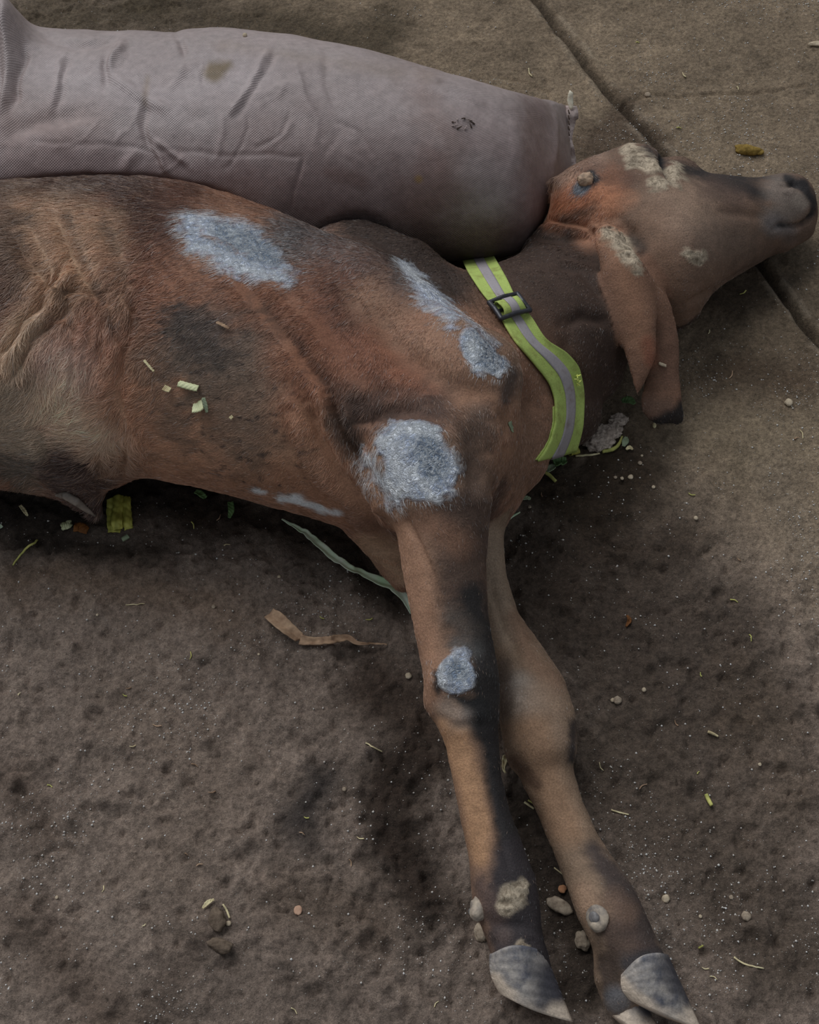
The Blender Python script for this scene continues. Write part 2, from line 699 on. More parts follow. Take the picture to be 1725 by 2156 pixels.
tag(floor, 'rough dirt covered concrete floor with a long crack', kind='structure')

# ================================================================== CALF BODY
SROWS = [  # px, top row, bottom row, half height, centre height
    (-330, 330, 400, .012, .10), (-318, 240, 470, .05, .10), (-280, 150, 520, .10, .115), (-200, 90, 545, .125, .128), (-80, 72, 560, .135, .137), (40, 66, 560, .138, .14),
    (150, 70, 560, .14, .142), (260, 76, 558, .142, .144), (340, 76, 556, .143, .145), (420, 68, 552, .145, .147), (520, 75, 548, .146, .148), (620, 86, 546, .146, .148),
    (720, 103, 545, .146, .148), (820, 127, 545, .144, .148), (900, 149, 545, .14, .147), (960, 168, 545, .136, .146), (1020, 184, 543, .128, .142), (1060, 195, 538, .118, .138),
    (1095, 203, 525, .104, .13), (1120, 208, 500, .088, .12), (1140, 212, 470, .072, .112), (1160, 216, 430, .054, .10), (1178, 219, 392, .034, .09), (1190, 221, 365, .016, .08), (1196, 222, 356, .004, .075)]
SW = Sweep(SROWS)
TORSO = Sweep([
    (-470, 640, 760, .03, .12), (-450, 560, 840, .08, .13), (-390, 470, 910, .125, .145), (-260, 405, 960, .155, .16),
    (0, 384, 984, .162, .165), (150, 374, 992, .166, .168), (300, 374, 1002, .168, .17), (400, 387, 1020, .168, .17),
    (500, 415, 1045, .168, .17), (600, 452, 1074, .167, .17), (700, 496, 1104, .165, .168), (800, 548, 1138, .16, .165),
    (900, 618, 1150, .15, .16), (1000, 690, 1120, .13, .15), (1060, 745, 1075, .10, .135), (1092, 800, 1020, .06, .12),
    (1104, 850, 960, .02, .11)])
HEAD = Sweep([
    (1126, 425, 450, .02, .10), (1150, 388, 490, .055, .10), (1200, 352, 548, .082, .10), (1260, 325, 600, .094, .102),
    (1320, 306, 632, .097, .103), (1380, 317, 668, .096, .102), (1420, 342, 676, .092, .098), (1460, 358, 642, .084, .092),
    (1520, 367, 600, .073, .083), (1580, 373, 565, .064, .074), (1640, 377, 532, .056, .066), (1680, 376, 512, .050, .06),
    (1704, 394, 494, .036, .056), (1716, 422, 472, .012, .052)])
UPDOWN = (0, 0, 1)
EARN = (0.1, -0.55, 0.83)
G_TORSO = [(TORSO, .0),
           (Chain([(755, 548, .145, 84), (850, 578, .15, 80), (930, 638, .14, 68)]), .02),
           (Chain([(700, 530, .17, 40), (820, 610, .20, 52), (940, 700, .20, 56), (1040, 775, .195, 50)]), .04),
           (Chain([(90, 800, .20, 150), (150, 900, .17, 105), (190, 960, .11, 70)]), .05),
           (Chain([(-140, 620, .20, 150)]), .06),
           (Chain([(150, 985, .085, 58), (178, 1030, .06, 42), (196, 1072, .035, 20), (204, 1085, .03, 9)]), .02),
           (Chain([(232, 975, .10, 38)]), .012),
           (Chain([(268, 960, .11, 34)]), .012),
           (Chain([(-330, 900, .16, 110), (-200, 990, .09, 70), (0, 985, .06, 44), (140, 1010, .05, 40)]), .03),
           # brisket and armpit
           (Chain([(1010, 960, .13, 100), (1060, 960, .10, 90), (1085, 900, .10, 95)]), .05),
           (Chain([(1030, 1040, .09, 55), (1000, 1100, .08, 60)]), .03),
           (Chain([(800, 1110, .07, 60), (835, 1180, .055, 45), (850, 1215, .045, 34)]), .03)]
G_NECK = [(Chain([(930, 790, .15, 175), (1090, 715, .115, 178), (1180, 660, .095, 165), (1250, 600, .09, 130)], UPDOWN, .72), .05),
          (Chain([(1120, 790, .085, 130), (1165, 850, .06, 92)], UPDOWN, .8), .04),
          (Chain([(1110, 880, .07, 88), (1150, 880, .055, 84), (1180, 870, .05, 76)], UPDOWN, .8), .03),
          (Chain([(1235, 770, .065, 82), (1250, 700, .07, 80)]), .02),
          (Chain([(1170, 540, .09, 70), (1240, 500, .10, 90)]), .03),
          (Chain([(1300, 690, .05, 70), (1400, 650, .05, 55)]), .03)]
G_HEAD = [(HEAD, .03), (Chain([(1345, 350, .155, 42)]), .02), (Chain([(1430, 370, .13, 40)]), .02),
          (Chain([(1420, 560, .115, 90), (1350, 560, .12, 70)]), .04),
          (Chain([(1645, 425, .068, 46)]), .04), (Chain([(1690, 482, .055, 26), (1650, 505, .055, 26)]), .012),
          (Chain([(1205, 420, .155, 36), (1260, 395, .15, 36)]), .04)]
G_LEG = [(Chain([(985, 850, .24, 118), (905, 985, .235, 126), (928, 1060, .225, 108), (932, 1110, .215, 98), (936, 1200, .195, 88), (950, 1310, .17, 80),
                 (968, 1400, .15, 79), (974, 1440, .145, 79), (984, 1500, .135, 70), (994, 1560, .12, 57), (1005, 1640, .105, 52), (1022, 1720, .09, 53),
                 (1046, 1800, .075, 60), (1060, 1860, .068, 69), (1066, 1900, .064, 71), (1080, 1950, .06, 63), (1092, 2000, .056, 58), (1112, 2045, .05, 52)]), .045),
         (Chain([(870, 975, .262, 74), (885, 1020, .258, 62)]), .03), (Chain([(962, 1420, .168, 54)]), .02), (Chain([(920, 1480, .13, 24)]), .02),
         (Chain([(940, 800, .25, 110), (1010, 790, .235, 72)]), .05)]
G_LOW = [(Chain([(985, 1080, .085, 88), (1002, 1150, .07, 60), (1012, 1220, .062, 56), (1038, 1310, .057, 56), (1080, 1390, .056, 68), (1118, 1460, .058, 77),
                 (1134, 1520, .058, 80), (1138, 1570, .056, 78), (1152, 1630, .048, 56), (1180, 1700, .043, 50), (1214, 1780, .042, 51),
                 (1250, 1850, .045, 60), (1278, 1905, .047, 68), (1305, 1960, .045, 66), (1335, 2015, .042, 60), (1360, 2050, .042, 56)]), .012),
         (Chain([(1305, 1975, .028, 50), (1295, 2050, .028, 46), (1310, 2100, .026, 44)]), .012)]
G_EAR = [(Chain([(1282, 500, .195, 40), (1315, 580, .18, 50), (1340, 670, .15, 50), (1350, 740, .125, 42), (1346, 800, .105, 24), (1340, 836, .09, 9)], EARN, .40), .022),
         (Chain([(1335, 560, .160, 30), (1375, 650, .130, 46), (1392, 730, .098, 48), (1396, 790, .075, 44), (1392, 850, .055, 50), (1428, 878, .035, 24)], EARN, .40), .014),
         (Chain([(1345, 560, .178, 16), (1380, 640, .145, 22), (1392, 700, .112, 26), (1390, 760, .085, 26)], EARN, .5), .014)]

VOX = 0.0049
body_f = Field((-1.12, 0.30, -0.012), (0.80, 1.72, 0.42), VOX)
for grp in (G_TORSO, G_NECK):
    for prim, k in grp:
        body_f.add(prim, k)
# head: its own field joined softly to the neck
for prim, k in G_HEAD:
    body_f.add(prim, k)
for prim, k in G_LEG:
    body_f.add(prim, k)


def own_field(group):
    lo = np.min([p.bounds()[0] for p, _ in group], 0) - .06
    hi = np.max([p.bounds()[1] for p, _ in group], 0) + .06
    sl, X, Y, Z = body_f.box(lo, hi)
    keep = body_f.F
    tmp = np.full(keep.shape, 0.08, np.float32)
    body_f.F = tmp
    for p, k in group:
        body_f.add(p, k)
    body_f.F = keep
    return sl, tmp[sl]


for grp, k in ((G_LOW, .007), (G_EAR, .010)):
    sl, d = own_field(grp)
    body_f.union(sl, d, k)
# neck and crown give way where the sack leans on them
slo, shi = SW.bounds()
slo[0] = P(905, 500, .15)[0]
sl, X_, Y_, Z_ = body_f.box(slo - .02, shi + .02)
body_f.F[sl] = np.maximum(body_f.F[sl], .007 - SW.d(X_, Y_, Z_))
# the flank that lies on the floor is pressed flat
zz = body_f.ax[2][None, None, :].astype(np.float32)
body_f.F = np.maximum(body_f.F, -(zz - 0.000))
bv, bq = body_f.mesh()
del body_f
bv = laplace(bv, bq, 4, 0.5)
earw = np.full(len(bv), 9.0)
for p, _ in G_EAR:
    earw = np.minimum(earw, p.d(bv[:, 0], bv[:, 1], bv[:, 2]))
earw = smooth(.018, .007, np.abs(earw))[:, None]
bv = bv * (1 - earw) + laplace(bv, bq, 18, 0.5) * earw
body = mesh_np('body', bv, bq)
sub = body.modifiers.new('sub', 'SUBSURF')
sub.levels = 1
sub.render_levels = 1
dg = bpy.context.evaluated_depsgraph_get()
fine = bpy.data.meshes.new_from_object(body.evaluated_get(dg))
body.modifiers.clear()
old = body.data
body.data = fine
bpy.data.meshes.remove(old)
fine.name = 'body'
fine.polygons.foreach_set('use_smooth', np.ones(len(fine.polygons), dtype=bool))
B = coords(body)
BN = normals(body)
BQ = quads_of(body)
bu, bvv, bdep = proj(B)


def group_dist(group):
    best = np.full(len(B), 9.0, np.float32)
    for p, _ in group:
        lo, hi = p.bounds()
        m = ((B > lo - .05) & (B < hi + .05)).all(1)
        if m.any():
            best[m] = np.minimum(best[m], p.d(B[m, 0], B[m, 1], B[m, 2]))
    return best


gd = np.stack([group_dist(g) for g in (G_TORSO, G_NECK, G_HEAD, G_LEG, G_LOW, G_EAR)], 1)
GID = gd.argmin(1)
TO, NE, HE, LE, LO, EA = range(6)
BODYG = (TO, LE, NE)


def gmask(gs):
    if gs is None:
        return np.ones(len(B), bool)
    return np.isin(GID, gs)


# ---- sculpted detail: folds, ribs, wrinkles (pixel polyline, width, height)
disp = np.zeros(len(B))


def fold(pts, width, height, gs=None, jit=6.0, taper=True, seed=0):
    pts = np.asarray(pts, float)
    pad = width * 4 + 20
    m = (bu > pts[:, 0].min() - pad) & (bu < pts[:, 0].max() + pad) & (bvv > pts[:, 1].min() - pad) & (bvv < pts[:, 1].max() + pad) & (BN[:, 2] > -0.3)
    m &= gmask(gs)
    if not m.any():
        return
    j = fbm(B[m], 25, 2, 90 + seed) * jit
    d = line_dist(bu[m] + j, bvv[m] + j, pts)
    f = np.exp(-(d / width) ** 2)
    if taper and len(pts) > 1:
        e = np.minimum(np.hypot(bu[m] - pts[0, 0], bvv[m] - pts[0, 1]), np.hypot(bu[m] - pts[-1, 0], bvv[m] - pts[-1, 1]))
        f = f * smooth(-width, width * 3, e)
    disp[m] += f * height


# armpit skin folds
fold([(662, 815), (690, 880), (720, 950), (770, 1020), (815, 1090)], 12, .010, (TO, LE))
fold([(690, 835), (735, 930), (775, 1000)], 12, -.012, (TO, LE))
fold([(648, 850), (670, 920), (720, 1010), (800, 1110)], 12, -.011, (TO, LE))
fold([(610, 860), (650, 970), (720, 1050), (800, 1130)], 18, .009, (TO,))
fold([(720, 860), (745, 930), (775, 985)], 9, .008, (TO, LE))
fold([(700, 1045), (760, 1090), (830, 1140)], 9, -.007, (TO,))
fold([(770, 1150), (800, 1170), (845, 1190)], 8, .006, (TO,))
fold([(770, 1180), (810, 1205), (850, 1235)], 7, -.005, (TO,))
# shoulder
fold([(770, 640), (850, 750), (950, 815), (1060, 850)], 34, -.014, (TO, LE))
fold([(700, 520), (820, 570), (930, 655), (1050, 755)], 26, .010, (TO, LE))
fold([(1085, 770), (1095, 840), (1070, 930)], 20, -.010, (TO, LE, NE))
fold([(640, 620), (720, 730), (760, 830)], 36, -.008, (TO, LE))
fold([(1000, 830), (1045, 880)], 26, .007, (TO, LE))
fold([(1030, 880), (1040, 950), (1022, 1040)], 16, .006, (TO, LE))
fold([(1018, 1000), (1020, 1120)], 10, -.008, (TO,))
fold([(480, 560), (560, 650), (640, 760), (700, 830)], 16, -.003, (TO,), 16)
fold([(520, 560), (610, 660), (690, 760)], 26, .004, (TO,), 16)
fold([(760, 900), (745, 960), (775, 1040)], 22, -.010, (TO, LE), 8)
fold([(985, 880), (1000, 960), (1005, 1060)], 20, -.006, (LE, TO), 8)
fold([(850, 900), (900, 895), (950, 920), (970, 970)], 12, .003, (LE, TO), 8)
fold([(900, 860), (830, 870), (770, 900)], 18, -.006, (LE, TO), 10)
fold([(940, 1340), (1000, 1350)], 20, -.003, (LE,), 4)
fold([(900, 1500), (960, 1530), (1040, 1530)], 12, -.003, (LE,), 4)
# ribs and flank folds, left
RIBL = []
for k, (x0, x1) in enumerate([(35, 120), (115, 200), (190, 260)]):
    fold([(x0, 450), ((x0 + x1) / 2, 560), (x1, 680)], 34, .003, (TO,), 26, seed=k)
    fold([(x0 + 40, 455), ((x0 + x1) / 2 + 40, 560), (x1 + 38, 680)], 16, -.0018, (TO,), 30, seed=k + 3)
    RIBL.append([(x0 + 40, 455), ((x0 + x1) / 2 + 40, 560), (x1 + 38, 680)])
fold([(165, 570), (130, 610), (70, 690), (10, 770)], 10, .008, (TO,), 10)
fold([(150, 560), (110, 605), (50, 690), (0, 750)], 10, -.007, (TO,), 10)
fold([(175, 590), (140, 640), (85, 700), (25, 775)], 9, -.007, (TO,), 10)
fold([(40, 490), (60, 540), (120, 610), (210, 610)], 9, -.005, (TO,), 12)
fold([(130, 465), (170, 560), (215, 640)], 8, -.005, (TO,), 12)
for x in (138, 165, 195, 228, 252):
    fold([(x, 620), (x + 5, 700), (x - 4, 790)], 11, .003, (TO,), 22, seed=x)
    fold([(x + 14, 620), (x + 19, 700), (x + 10, 790)], 8, -.003, (TO,), 22, seed=x)
fold([(275, 610), (262, 700), (255, 800), (262, 900)], 16, -.006, (TO,), 14)
fold([(90, 910), (100, 960), (120, 1000)], 10, -.007, (TO,), 8)
fold([(130, 985), (190, 985), (200, 1000)], 9, -.008, (TO,), 8)
fold([(255, 945), (262, 980), (250, 1000)], 7, -.007, (TO,), 4)
fold([(205, 950), (210, 990)], 6, -.005, (TO,), 4)
# neck wrinkles
fold([(1130, 500), (1190, 510), (1250, 500)], 7, -.005, (NE, HE))
fold([(1150, 470), (1210, 490), (1270, 480)], 8, .004, (NE, HE))
fold([(1180, 540), (1230, 545), (1270, 560)], 8, -.004, (NE, HE))
fold([(1160, 560), (1220, 570), (1280, 640)], 10, -.004, (NE,))
for k in range(5):
    fold([(930 + k * 17, 560 + k * 4), (975 + k * 20, 640 + k * 6), (1010 + k * 22, 690 + k * 6)], 5, -.003, (NE, TO), 5, seed=k)
fold([(1190, 680), (1230, 665), (1290, 680)], 12, -.008, (NE,))
fold([(1190, 690), (1200, 760), (1240, 830)], 14, -.007, (NE,))
fold([(1120, 640), (1160, 700), (1190, 760)], 14, -.004, (NE,))
# head
fold([(1275, 500), (1215, 470), (1150, 462)], 7, -.006, (HE, NE))
fold([(1392, 318), (1396, 345), (1412, 372), (1420, 385)], 7, -.011, (HE,), 3)
fold([(1372, 330), (1378, 360), (1395, 385)], 12, .006, (HE,), 3)
fold([(1425, 345), (1430, 375)], 12, .004, (HE,), 3)
fold([(1300, 470), (1330, 490), (1350, 525)], 16, -.010, (HE, EA), 3)
fold([(1500, 445), (1560, 450), (1620, 462)], 12, -.003, (HE,), 4)
fold([(1440, 640), (1500, 615), (1580, 570)], 7, -.005, (HE,), 4)
fold([(1440, 690), (1480, 655), (1540, 615)], 8, .004, (HE, NE), 4)
fold([(1713, 448), (1700, 466), (1672, 476), (1645, 470), (1628, 482)], 5, -.006, (HE,), 3)
fold([(1700, 480), (1670, 492), (1640, 488)], 9, .003, (HE,), 3)
fold([(1652, 392), (1672, 386), (1690, 396)], 6, -.007, (HE,), 2)
fold([(1640, 405), (1665, 405)], 7, .003, (HE,), 2)
fold([(1460, 480), (1400, 430), (1350, 450)], 30, .003, (HE,), 4)
# legs
fold([(850, 1085), (880, 1140), (910, 1210), (935, 1290)], 7, -.0035, (LE,), 5)
fold([(905, 1230), (930, 1310), (925, 1380)], 14, .003, (LE,), 5)
fold([(1030, 1220), (1060, 1320), (1100, 1390)], 9, -.004, (LO,), 3)
fold([(1060, 1240), (1085, 1310), (1110, 1370)], 8, .003, (LO,), 3)
fold([(1020, 1600), (1050, 1750), (1075, 1840)], 8, -.002, (LE,), 2)
fold([(1180, 1680), (1225, 1780), (1250, 1830)], 8, -.002, (LO,), 2)
fold([(1010, 1935), (1060, 1950), (1130, 1950)], 14, -.003, (LE,), 3)
fold([(1030, 2003), (1090, 2006), (1150, 2003)], 9, .003, (LE,), 3)

# ---- colour of the coat
def fur(c, k=.24):
    c = lin(np.asarray(c, float)) * np.array([.95, 1.01, .94])
    g = c @ np.array([.3, .59, .11])
    return np.clip((c * (1 - k) + g * k) / E_REF * 1.12, .004, .9)


coat = np.tile(fur((116, 78, 58)), (len(B), 1))
silver = np.zeros(len(B))
crust = np.zeros(len(B))
jit1 = fbm(B, 14, 4, 11)
jit2 = fbm(B, 60, 3, 14)
jit3 = fbm(B * np.array([0.35, 1.3, 1]), 130, 2, 18)


def mask(pts, r, soft, jit=14, gs=None):
    pts = np.asarray(pts, float)
    rr = np.max(r) + soft + jit * 1.5 + 5
    m = (bu > pts[:, 0].min() - rr) & (bu < pts[:, 0].max() + rr) & (bvv > pts[:, 1].min() - rr) & (bvv < pts[:, 1].max() + rr)
    m &= gmask(gs)
    out = np.zeros(len(B))
    if m.any():
        j = (jit1[m] * 0.8 + jit2[m] * 0.55 + jit3[m] * 0.45) * jit
        out[m] = smooth(soft, -soft, line_dist(bu[m], bvv[m], pts, r) + j)
    return out


def paint(pts, r, soft, c, a=1.0, jit=14, gs=None):
    global coat
    m = (mask(pts, r, soft, jit, gs) * a)[:, None]
    coat = coat * (1 - m) + fur(c)[None] * m


T_ = (TO, LE)
# large fields
for g, c in ((NE, (56, 39, 32)), (HE, (86, 63, 51)), (LE, (102, 74, 58)), (LO, (102, 80, 64)), (EA, (94, 63, 47))):
    coat[GID == g] = fur(c)
# soften field borders with broad strokes
paint([(900, 700), (1050, 800)], 130, 90, (110, 74, 54), 1, 30, (NE,))
paint([(1100, 900), (1090, 1000)], 60, 40, (104, 72, 54), 1, 20)
# back
paint([(-400, 400), (0, 395), (260, 390), (400, 405)], 34, 26, (60, 38, 30), .9, 26, (TO,))
paint([(380, 420), (330, 520), (300, 600)], 50, 50, (92, 54, 38), .8, 40, (TO,))
paint([(280, 420), (360, 470)], 45, 40, (70, 42, 32), .8, 30, (TO,))
paint([(60, 480), (180, 500), (110, 580)], 70, 50, (150, 118, 94), .85, 40, (TO,))
paint([(170, 560)], 50, 30, (156, 120, 94), .9, 22, (TO,))
paint([(10, 460), (30, 560), (10, 640)], 40, 30, (72, 48, 38), .7, 40, (TO,))
paint([(240, 480), (270, 560), (250, 640)], 26, 26, (140, 108, 86), .7, 26, (TO,))
paint([(60, 680), (10, 760)], 40, 30, (158, 132, 110), .85, 26, (TO,))
paint([(200, 700), (250, 760)], 46, 34, (146, 102, 82), .8, 26, (TO,))
paint([(130, 760), (170, 800)], 46, 40, (182, 146, 136), .9, 26, (TO,))
paint([(30, 850), (60, 940)], 70, 40, (142, 124, 108), .85, 36, (TO,))
paint([(120, 850), (180, 900), (240, 920)], 56, 40, (172, 146, 126), .85, 30, (TO,))
paint([(20, 980), (60, 990)], 30, 20, (72, 62, 56), .8, 30, (TO,))
paint([(140, 990), (180, 1030), (200, 1080)], 46, 18, (66, 46, 42), .95, 20, (TO,))
paint([(235, 985), (265, 975)], 26, 18, (118, 88, 70), .7, 16, (TO,))
# flank
paint([(330, 600), (420, 640), (560, 640)], 70, 50, (118, 72, 48), .8, 40, (TO,))
paint([(300, 830), (340, 900), (450, 970)], 90, 60, (150, 104, 76), .9, 40, (TO,))
paint([(560, 900), (600, 1000)], 70, 50, (142, 100, 74), .8, 40, (TO,))
paint([(430, 700), (500, 740), (420, 760)], 60, 50, (80, 66, 60), .75, 70, (TO,))
paint([(480, 830), (540, 800), (520, 900)], 76, 60, (100, 80, 68), .75, 70, (TO,))
paint([(400, 690), (450, 735)], 30, 26, (52, 47, 47), .6, 60, (TO,))
paint([(330, 760), (380, 900)], 30, 30, (90, 72, 62), .5, 70, (TO,))
paint([(620, 760), (670, 800), (640, 860)], 60, 40, (116, 70, 46), .9, 36, (TO,))
paint([(560, 650), (650, 740), (700, 820)], 12, 14, (60, 44, 36), .7, 26, (TO,))
paint([(400, 1010), (560, 1050), (700, 1090)], 26, 24, (128, 86, 62), .7, 26, (TO,))
paint([(600, 1000), (700, 1060), (790, 1110)], 30, 30, (134, 88, 62), .7, 30, (TO,))
paint([(760, 1090), (820, 1130)], 20, 20, (80, 56, 48), .7, 30, (TO,))
paint([(775, 1140), (815, 1170), (845, 1215)], [20, 34, 22], 16, (150, 114, 88), .9, 12, (TO, LO))
paint([(540, 1032), (560, 1036)], 5, 5, (235, 226, 218), .9, 5, (TO,))
paint([(590, 1048), (625, 1050), (660, 1066), (712, 1082)], [9, 15, 9, 5], 6, (244, 236, 228), 1, 16, (TO,))
# withers and shoulder
paint([(620, 500), (720, 560), (820, 600)], 60, 50, (70, 58, 58), 1, 30, (TO, LE))
paint([(640, 590), (720, 640), (760, 700)], 44, 44, (68, 48, 40), .8, 30, T_)
paint([(760, 470), (870, 530), (940, 590)], 60, 36, (50, 36, 31), 1, 16, (TO, NE))
paint([(700, 640), (760, 720), (880, 800)], 90, 70, (116, 68, 46), .9, 36, T_)
paint([(700, 600), (740, 640)], 40, 40, (70, 46, 38), .6, 30, T_)
paint([(780, 620), (860, 700), (960, 790)], 40, 34, (128, 92, 72), .8, 26, T_)
paint([(740, 860), (860, 860), (970, 850)], 46, 40, (62, 44, 38), .9, 30, T_)
paint([(1000, 840), (1060, 880), (1050, 930)], 46, 30, (122, 84, 62), .85, 26, T_)
paint([(1010, 880), (990, 960), (1000, 1050)], 36, 30, (72, 54, 46), .85, 20, (LE,))
paint([(1045, 940), (1030, 1010)], 24, 14, (146, 108, 84), .9, 10, (TO,))
paint([(1060, 1020), (1035, 1090)], 26, 16, (66, 46, 38), .9, 22, (TO, NE))
paint([(1075, 830), (1085, 790)], 18, 16, (62, 50, 48), .8, 12)
paint([(650, 880), (700, 970), (780, 1060)], 34, 30, (146, 102, 76), .8, 26, T_)
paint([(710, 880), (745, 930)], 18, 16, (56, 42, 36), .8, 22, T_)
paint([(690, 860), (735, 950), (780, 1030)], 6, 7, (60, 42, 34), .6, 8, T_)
# right foreleg
paint([(840, 1110), (870, 1200), (890, 1300), (905, 1400), (910, 1470)], [30, 40, 34, 22, 22], 24, (128, 90, 68), .95, 14, (LE,))
paint([(975, 1090), (985, 1200), (985, 1300)], [66, 60, 56], 28, (66, 48, 41), .95, 18, (LE,))
paint([(900, 1100), (960, 1140)], 30, 26, (104, 70, 52), .8, 16, (LE,))
paint([(995, 1250), (1015, 1340), (1030, 1450), (1028, 1520)], [26, 34, 44, 40], 20, (36, 32, 33), 1, 14, (LE,))
paint([(960, 1475), (1000, 1490)], [18, 30], 12, (30, 28, 30), 1, 12, (LE,))
paint([(920, 1420), (922, 1455)], 8, 6, (34, 30, 32), .9, 8, (LE,))
paint([(950, 1300), (985, 1330)], 24, 22, (70, 60, 56), .8, 20, (LE,))
paint([(960, 1350), (1000, 1370)], 20, 16, (60, 58, 60), .8, 14, (LE,))
paint([(945, 1500), (955, 1560), (985, 1640), (1005, 1720), (1010, 1800)], [26, 30, 30, 28, 22], 14, (138, 98, 66), .95, 12, (LE,))
paint([(940, 1490), (970, 1510)], 22, 18, (120, 106, 102), .7, 10, (LE,))
paint([(1046, 1560), (1052, 1640), (1070, 1720), (1100, 1790)], [30, 30, 32, 44], 12, (34, 30, 32), 1, 10, (LE,))
paint([(1085, 1810), (1095, 1880), (1100, 1960), (1115, 2010)], [48, 70, 72, 72], 18, (40, 34, 38), 1, 12, (LE,))
paint([(1010, 1860), (1040, 1920)], [18, 30], 16, (66, 50, 48), .9, 10, (LE,))
paint([(1060, 1970)], 20, 14, (76, 60, 58), .6, 8, (LE,))
# left foreleg (underneath)
paint([(1035, 1130), (1045, 1240), (1070, 1340)], 26, 20, (122, 100, 84), .9, 12, (LO,))
paint([(1085, 1300), (1120, 1390), (1170, 1440)], 20, 18, (104, 74, 56), .7, 14, (LO,))
paint([(1090, 1450), (1110, 1480)], 30, 24, (128, 116, 112), .85, 10, (LO,))
paint([(1060, 1400), (1065, 1500)], 16, 12, (70, 56, 50), .8, 8, (LO,))
paint([(1140, 1480), (1160, 1540)], 46, 26, (112, 88, 72), .8, 14, (LO,))
paint([(1120, 1540), (1150, 1640), (1190, 1740)], 36, 24, (116, 84, 60), .8, 14, (LO,))
paint([(1208, 1520), (1205, 1600)], 9, 9, (40, 34, 36), .9, 6, (LO,))
paint([(1085, 1600), (1130, 1650)], 12, 10, (70, 48, 36), .8, 8, (LO,))
paint([(1250, 1790), (1300, 1850), (1340, 1930), (1380, 2020)], [14, 26, 36, 30], 18, (52, 42, 42), .95, 12, (LO,))
paint([(1225, 1880), (1250, 1930)], 20, 18, (126, 96, 76), .8, 10, (LO,))
paint([(1300, 1960), (1330, 2000)], 34, 20, (62, 46, 42), .85, 16, (LO,))
paint([(1290, 1900), (1320, 1920)], 22, 18, (90, 66, 54), .7, 16, (LO,))
paint([(1320, 2030), (1360, 2020), (1390, 2020)], 22, 14, (40, 38, 44), .9, 8, (LO,))
paint([(1280, 2030), (1290, 2080)], 26, 14, (48, 36, 32), .9, 8, (LO,))
paint([(1300, 2105)], 30, 14, (70, 70, 78), .8, 8, (LO,))
# head
paint([(1180, 430), (1240, 400), (1270, 400)], 44, 24, (150, 90, 55), .95, 20, (HE, NE))
paint([(1170, 380), (1260, 340)], 20, 16, (116, 88, 74), .8, 10, (HE,))
paint([(1240, 360), (1320, 380)], 20, 20, (76, 50, 40), .7, 18, (HE,))
paint([(1190, 460), (1250, 440)], 10, 10, (56, 44, 38), .7, 14, (HE, NE))
paint([(1230, 470), (1290, 440), (1330, 420)], 16, 14, (140, 88, 58), .8, 10, (HE, NE))
paint([(1240, 500), (1290, 490)], 26, 20, (140, 92, 66), .8, 12, (HE, NE, EA))
paint([(1400, 450), (1460, 430)], 60, 40, (120, 94, 79), .8, 24, (HE,))
paint([(1360, 470), (1400, 560), (1430, 620)], 44, 40, (98, 70, 54), .7, 24, (HE,))
paint([(1500, 500), (1560, 520)], 46, 40, (88, 70, 61), .7, 24, (HE,))
paint([(1430, 352), (1500, 372), (1560, 392), (1610, 410)], [10, 14, 22, 14], 14, (28, 24, 26), .95, 10, (HE,))
paint([(1480, 358), (1580, 372), (1640, 376)], 9, 10, (30, 26, 28), .9, 6, (HE,))
paint([(1500, 400), (1550, 420)], 26, 22, (70, 52, 46), .7, 14, (HE,))
paint([(1640, 400), (1670, 430), (1640, 460)], 34, 20, (92, 80, 76), .85, 14, (HE,))
paint([(1630, 470), (1660, 488)], 20, 16, (90, 82, 86), .7, 8, (HE,))
paint([(1655, 374), (1690, 388), (1714, 425), (1712, 450), (1690, 472), (1650, 476)], [7, 11, 10, 8, 5, 4], 6, (26, 24, 28), .95, 6, (HE,))
paint([(1682, 420), (1692, 432)], 12, 9, (112, 98, 92), .7, 10, (HE,))
paint([(1560, 570), (1640, 530), (1700, 490)], 24, 20, (72, 54, 46), .7, 14, (HE,))
paint([(1330, 500), (1352, 520)], 16, 12, (48, 38, 34), .85, 8, (HE, EA))
paint([(1392, 320), (1398, 350), (1415, 378)], 8, 6, (18, 16, 18), 1, 5, (HE,))
paint([(1360, 318), (1375, 335)], 12, 9, (40, 32, 32), .9, 6, (HE,))
paint([(1222, 398), (1230, 388)], 15, 5, (84, 92, 106), .95, 4, (HE,))
paint([(1245, 368), (1252, 378)], 9, 5, (30, 32, 38), .95, 5, (HE,))
# ear
paint([(1300, 540), (1335, 640), (1355, 720)], 26, 24, (112, 75, 54), .9, 12, (EA,))
paint([(1400, 700), (1420, 790)], 26, 16, (92, 62, 48), .8, 12, (EA,))
paint([(1365, 720), (1372, 760)], 12, 12, (116, 62, 40), .7, 6, (EA,))
paint([(1345, 860), (1400, 870)], 30, 14, (84, 60, 50), .8, 10, (EA,))
paint([(1375, 892), (1430, 885), (1442, 850)], [14, 26, 14], 10, (26, 23, 25), .95, 6, (EA,))
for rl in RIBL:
    paint(rl, 4, 7, (70, 50, 40), .65, 12, (TO,))
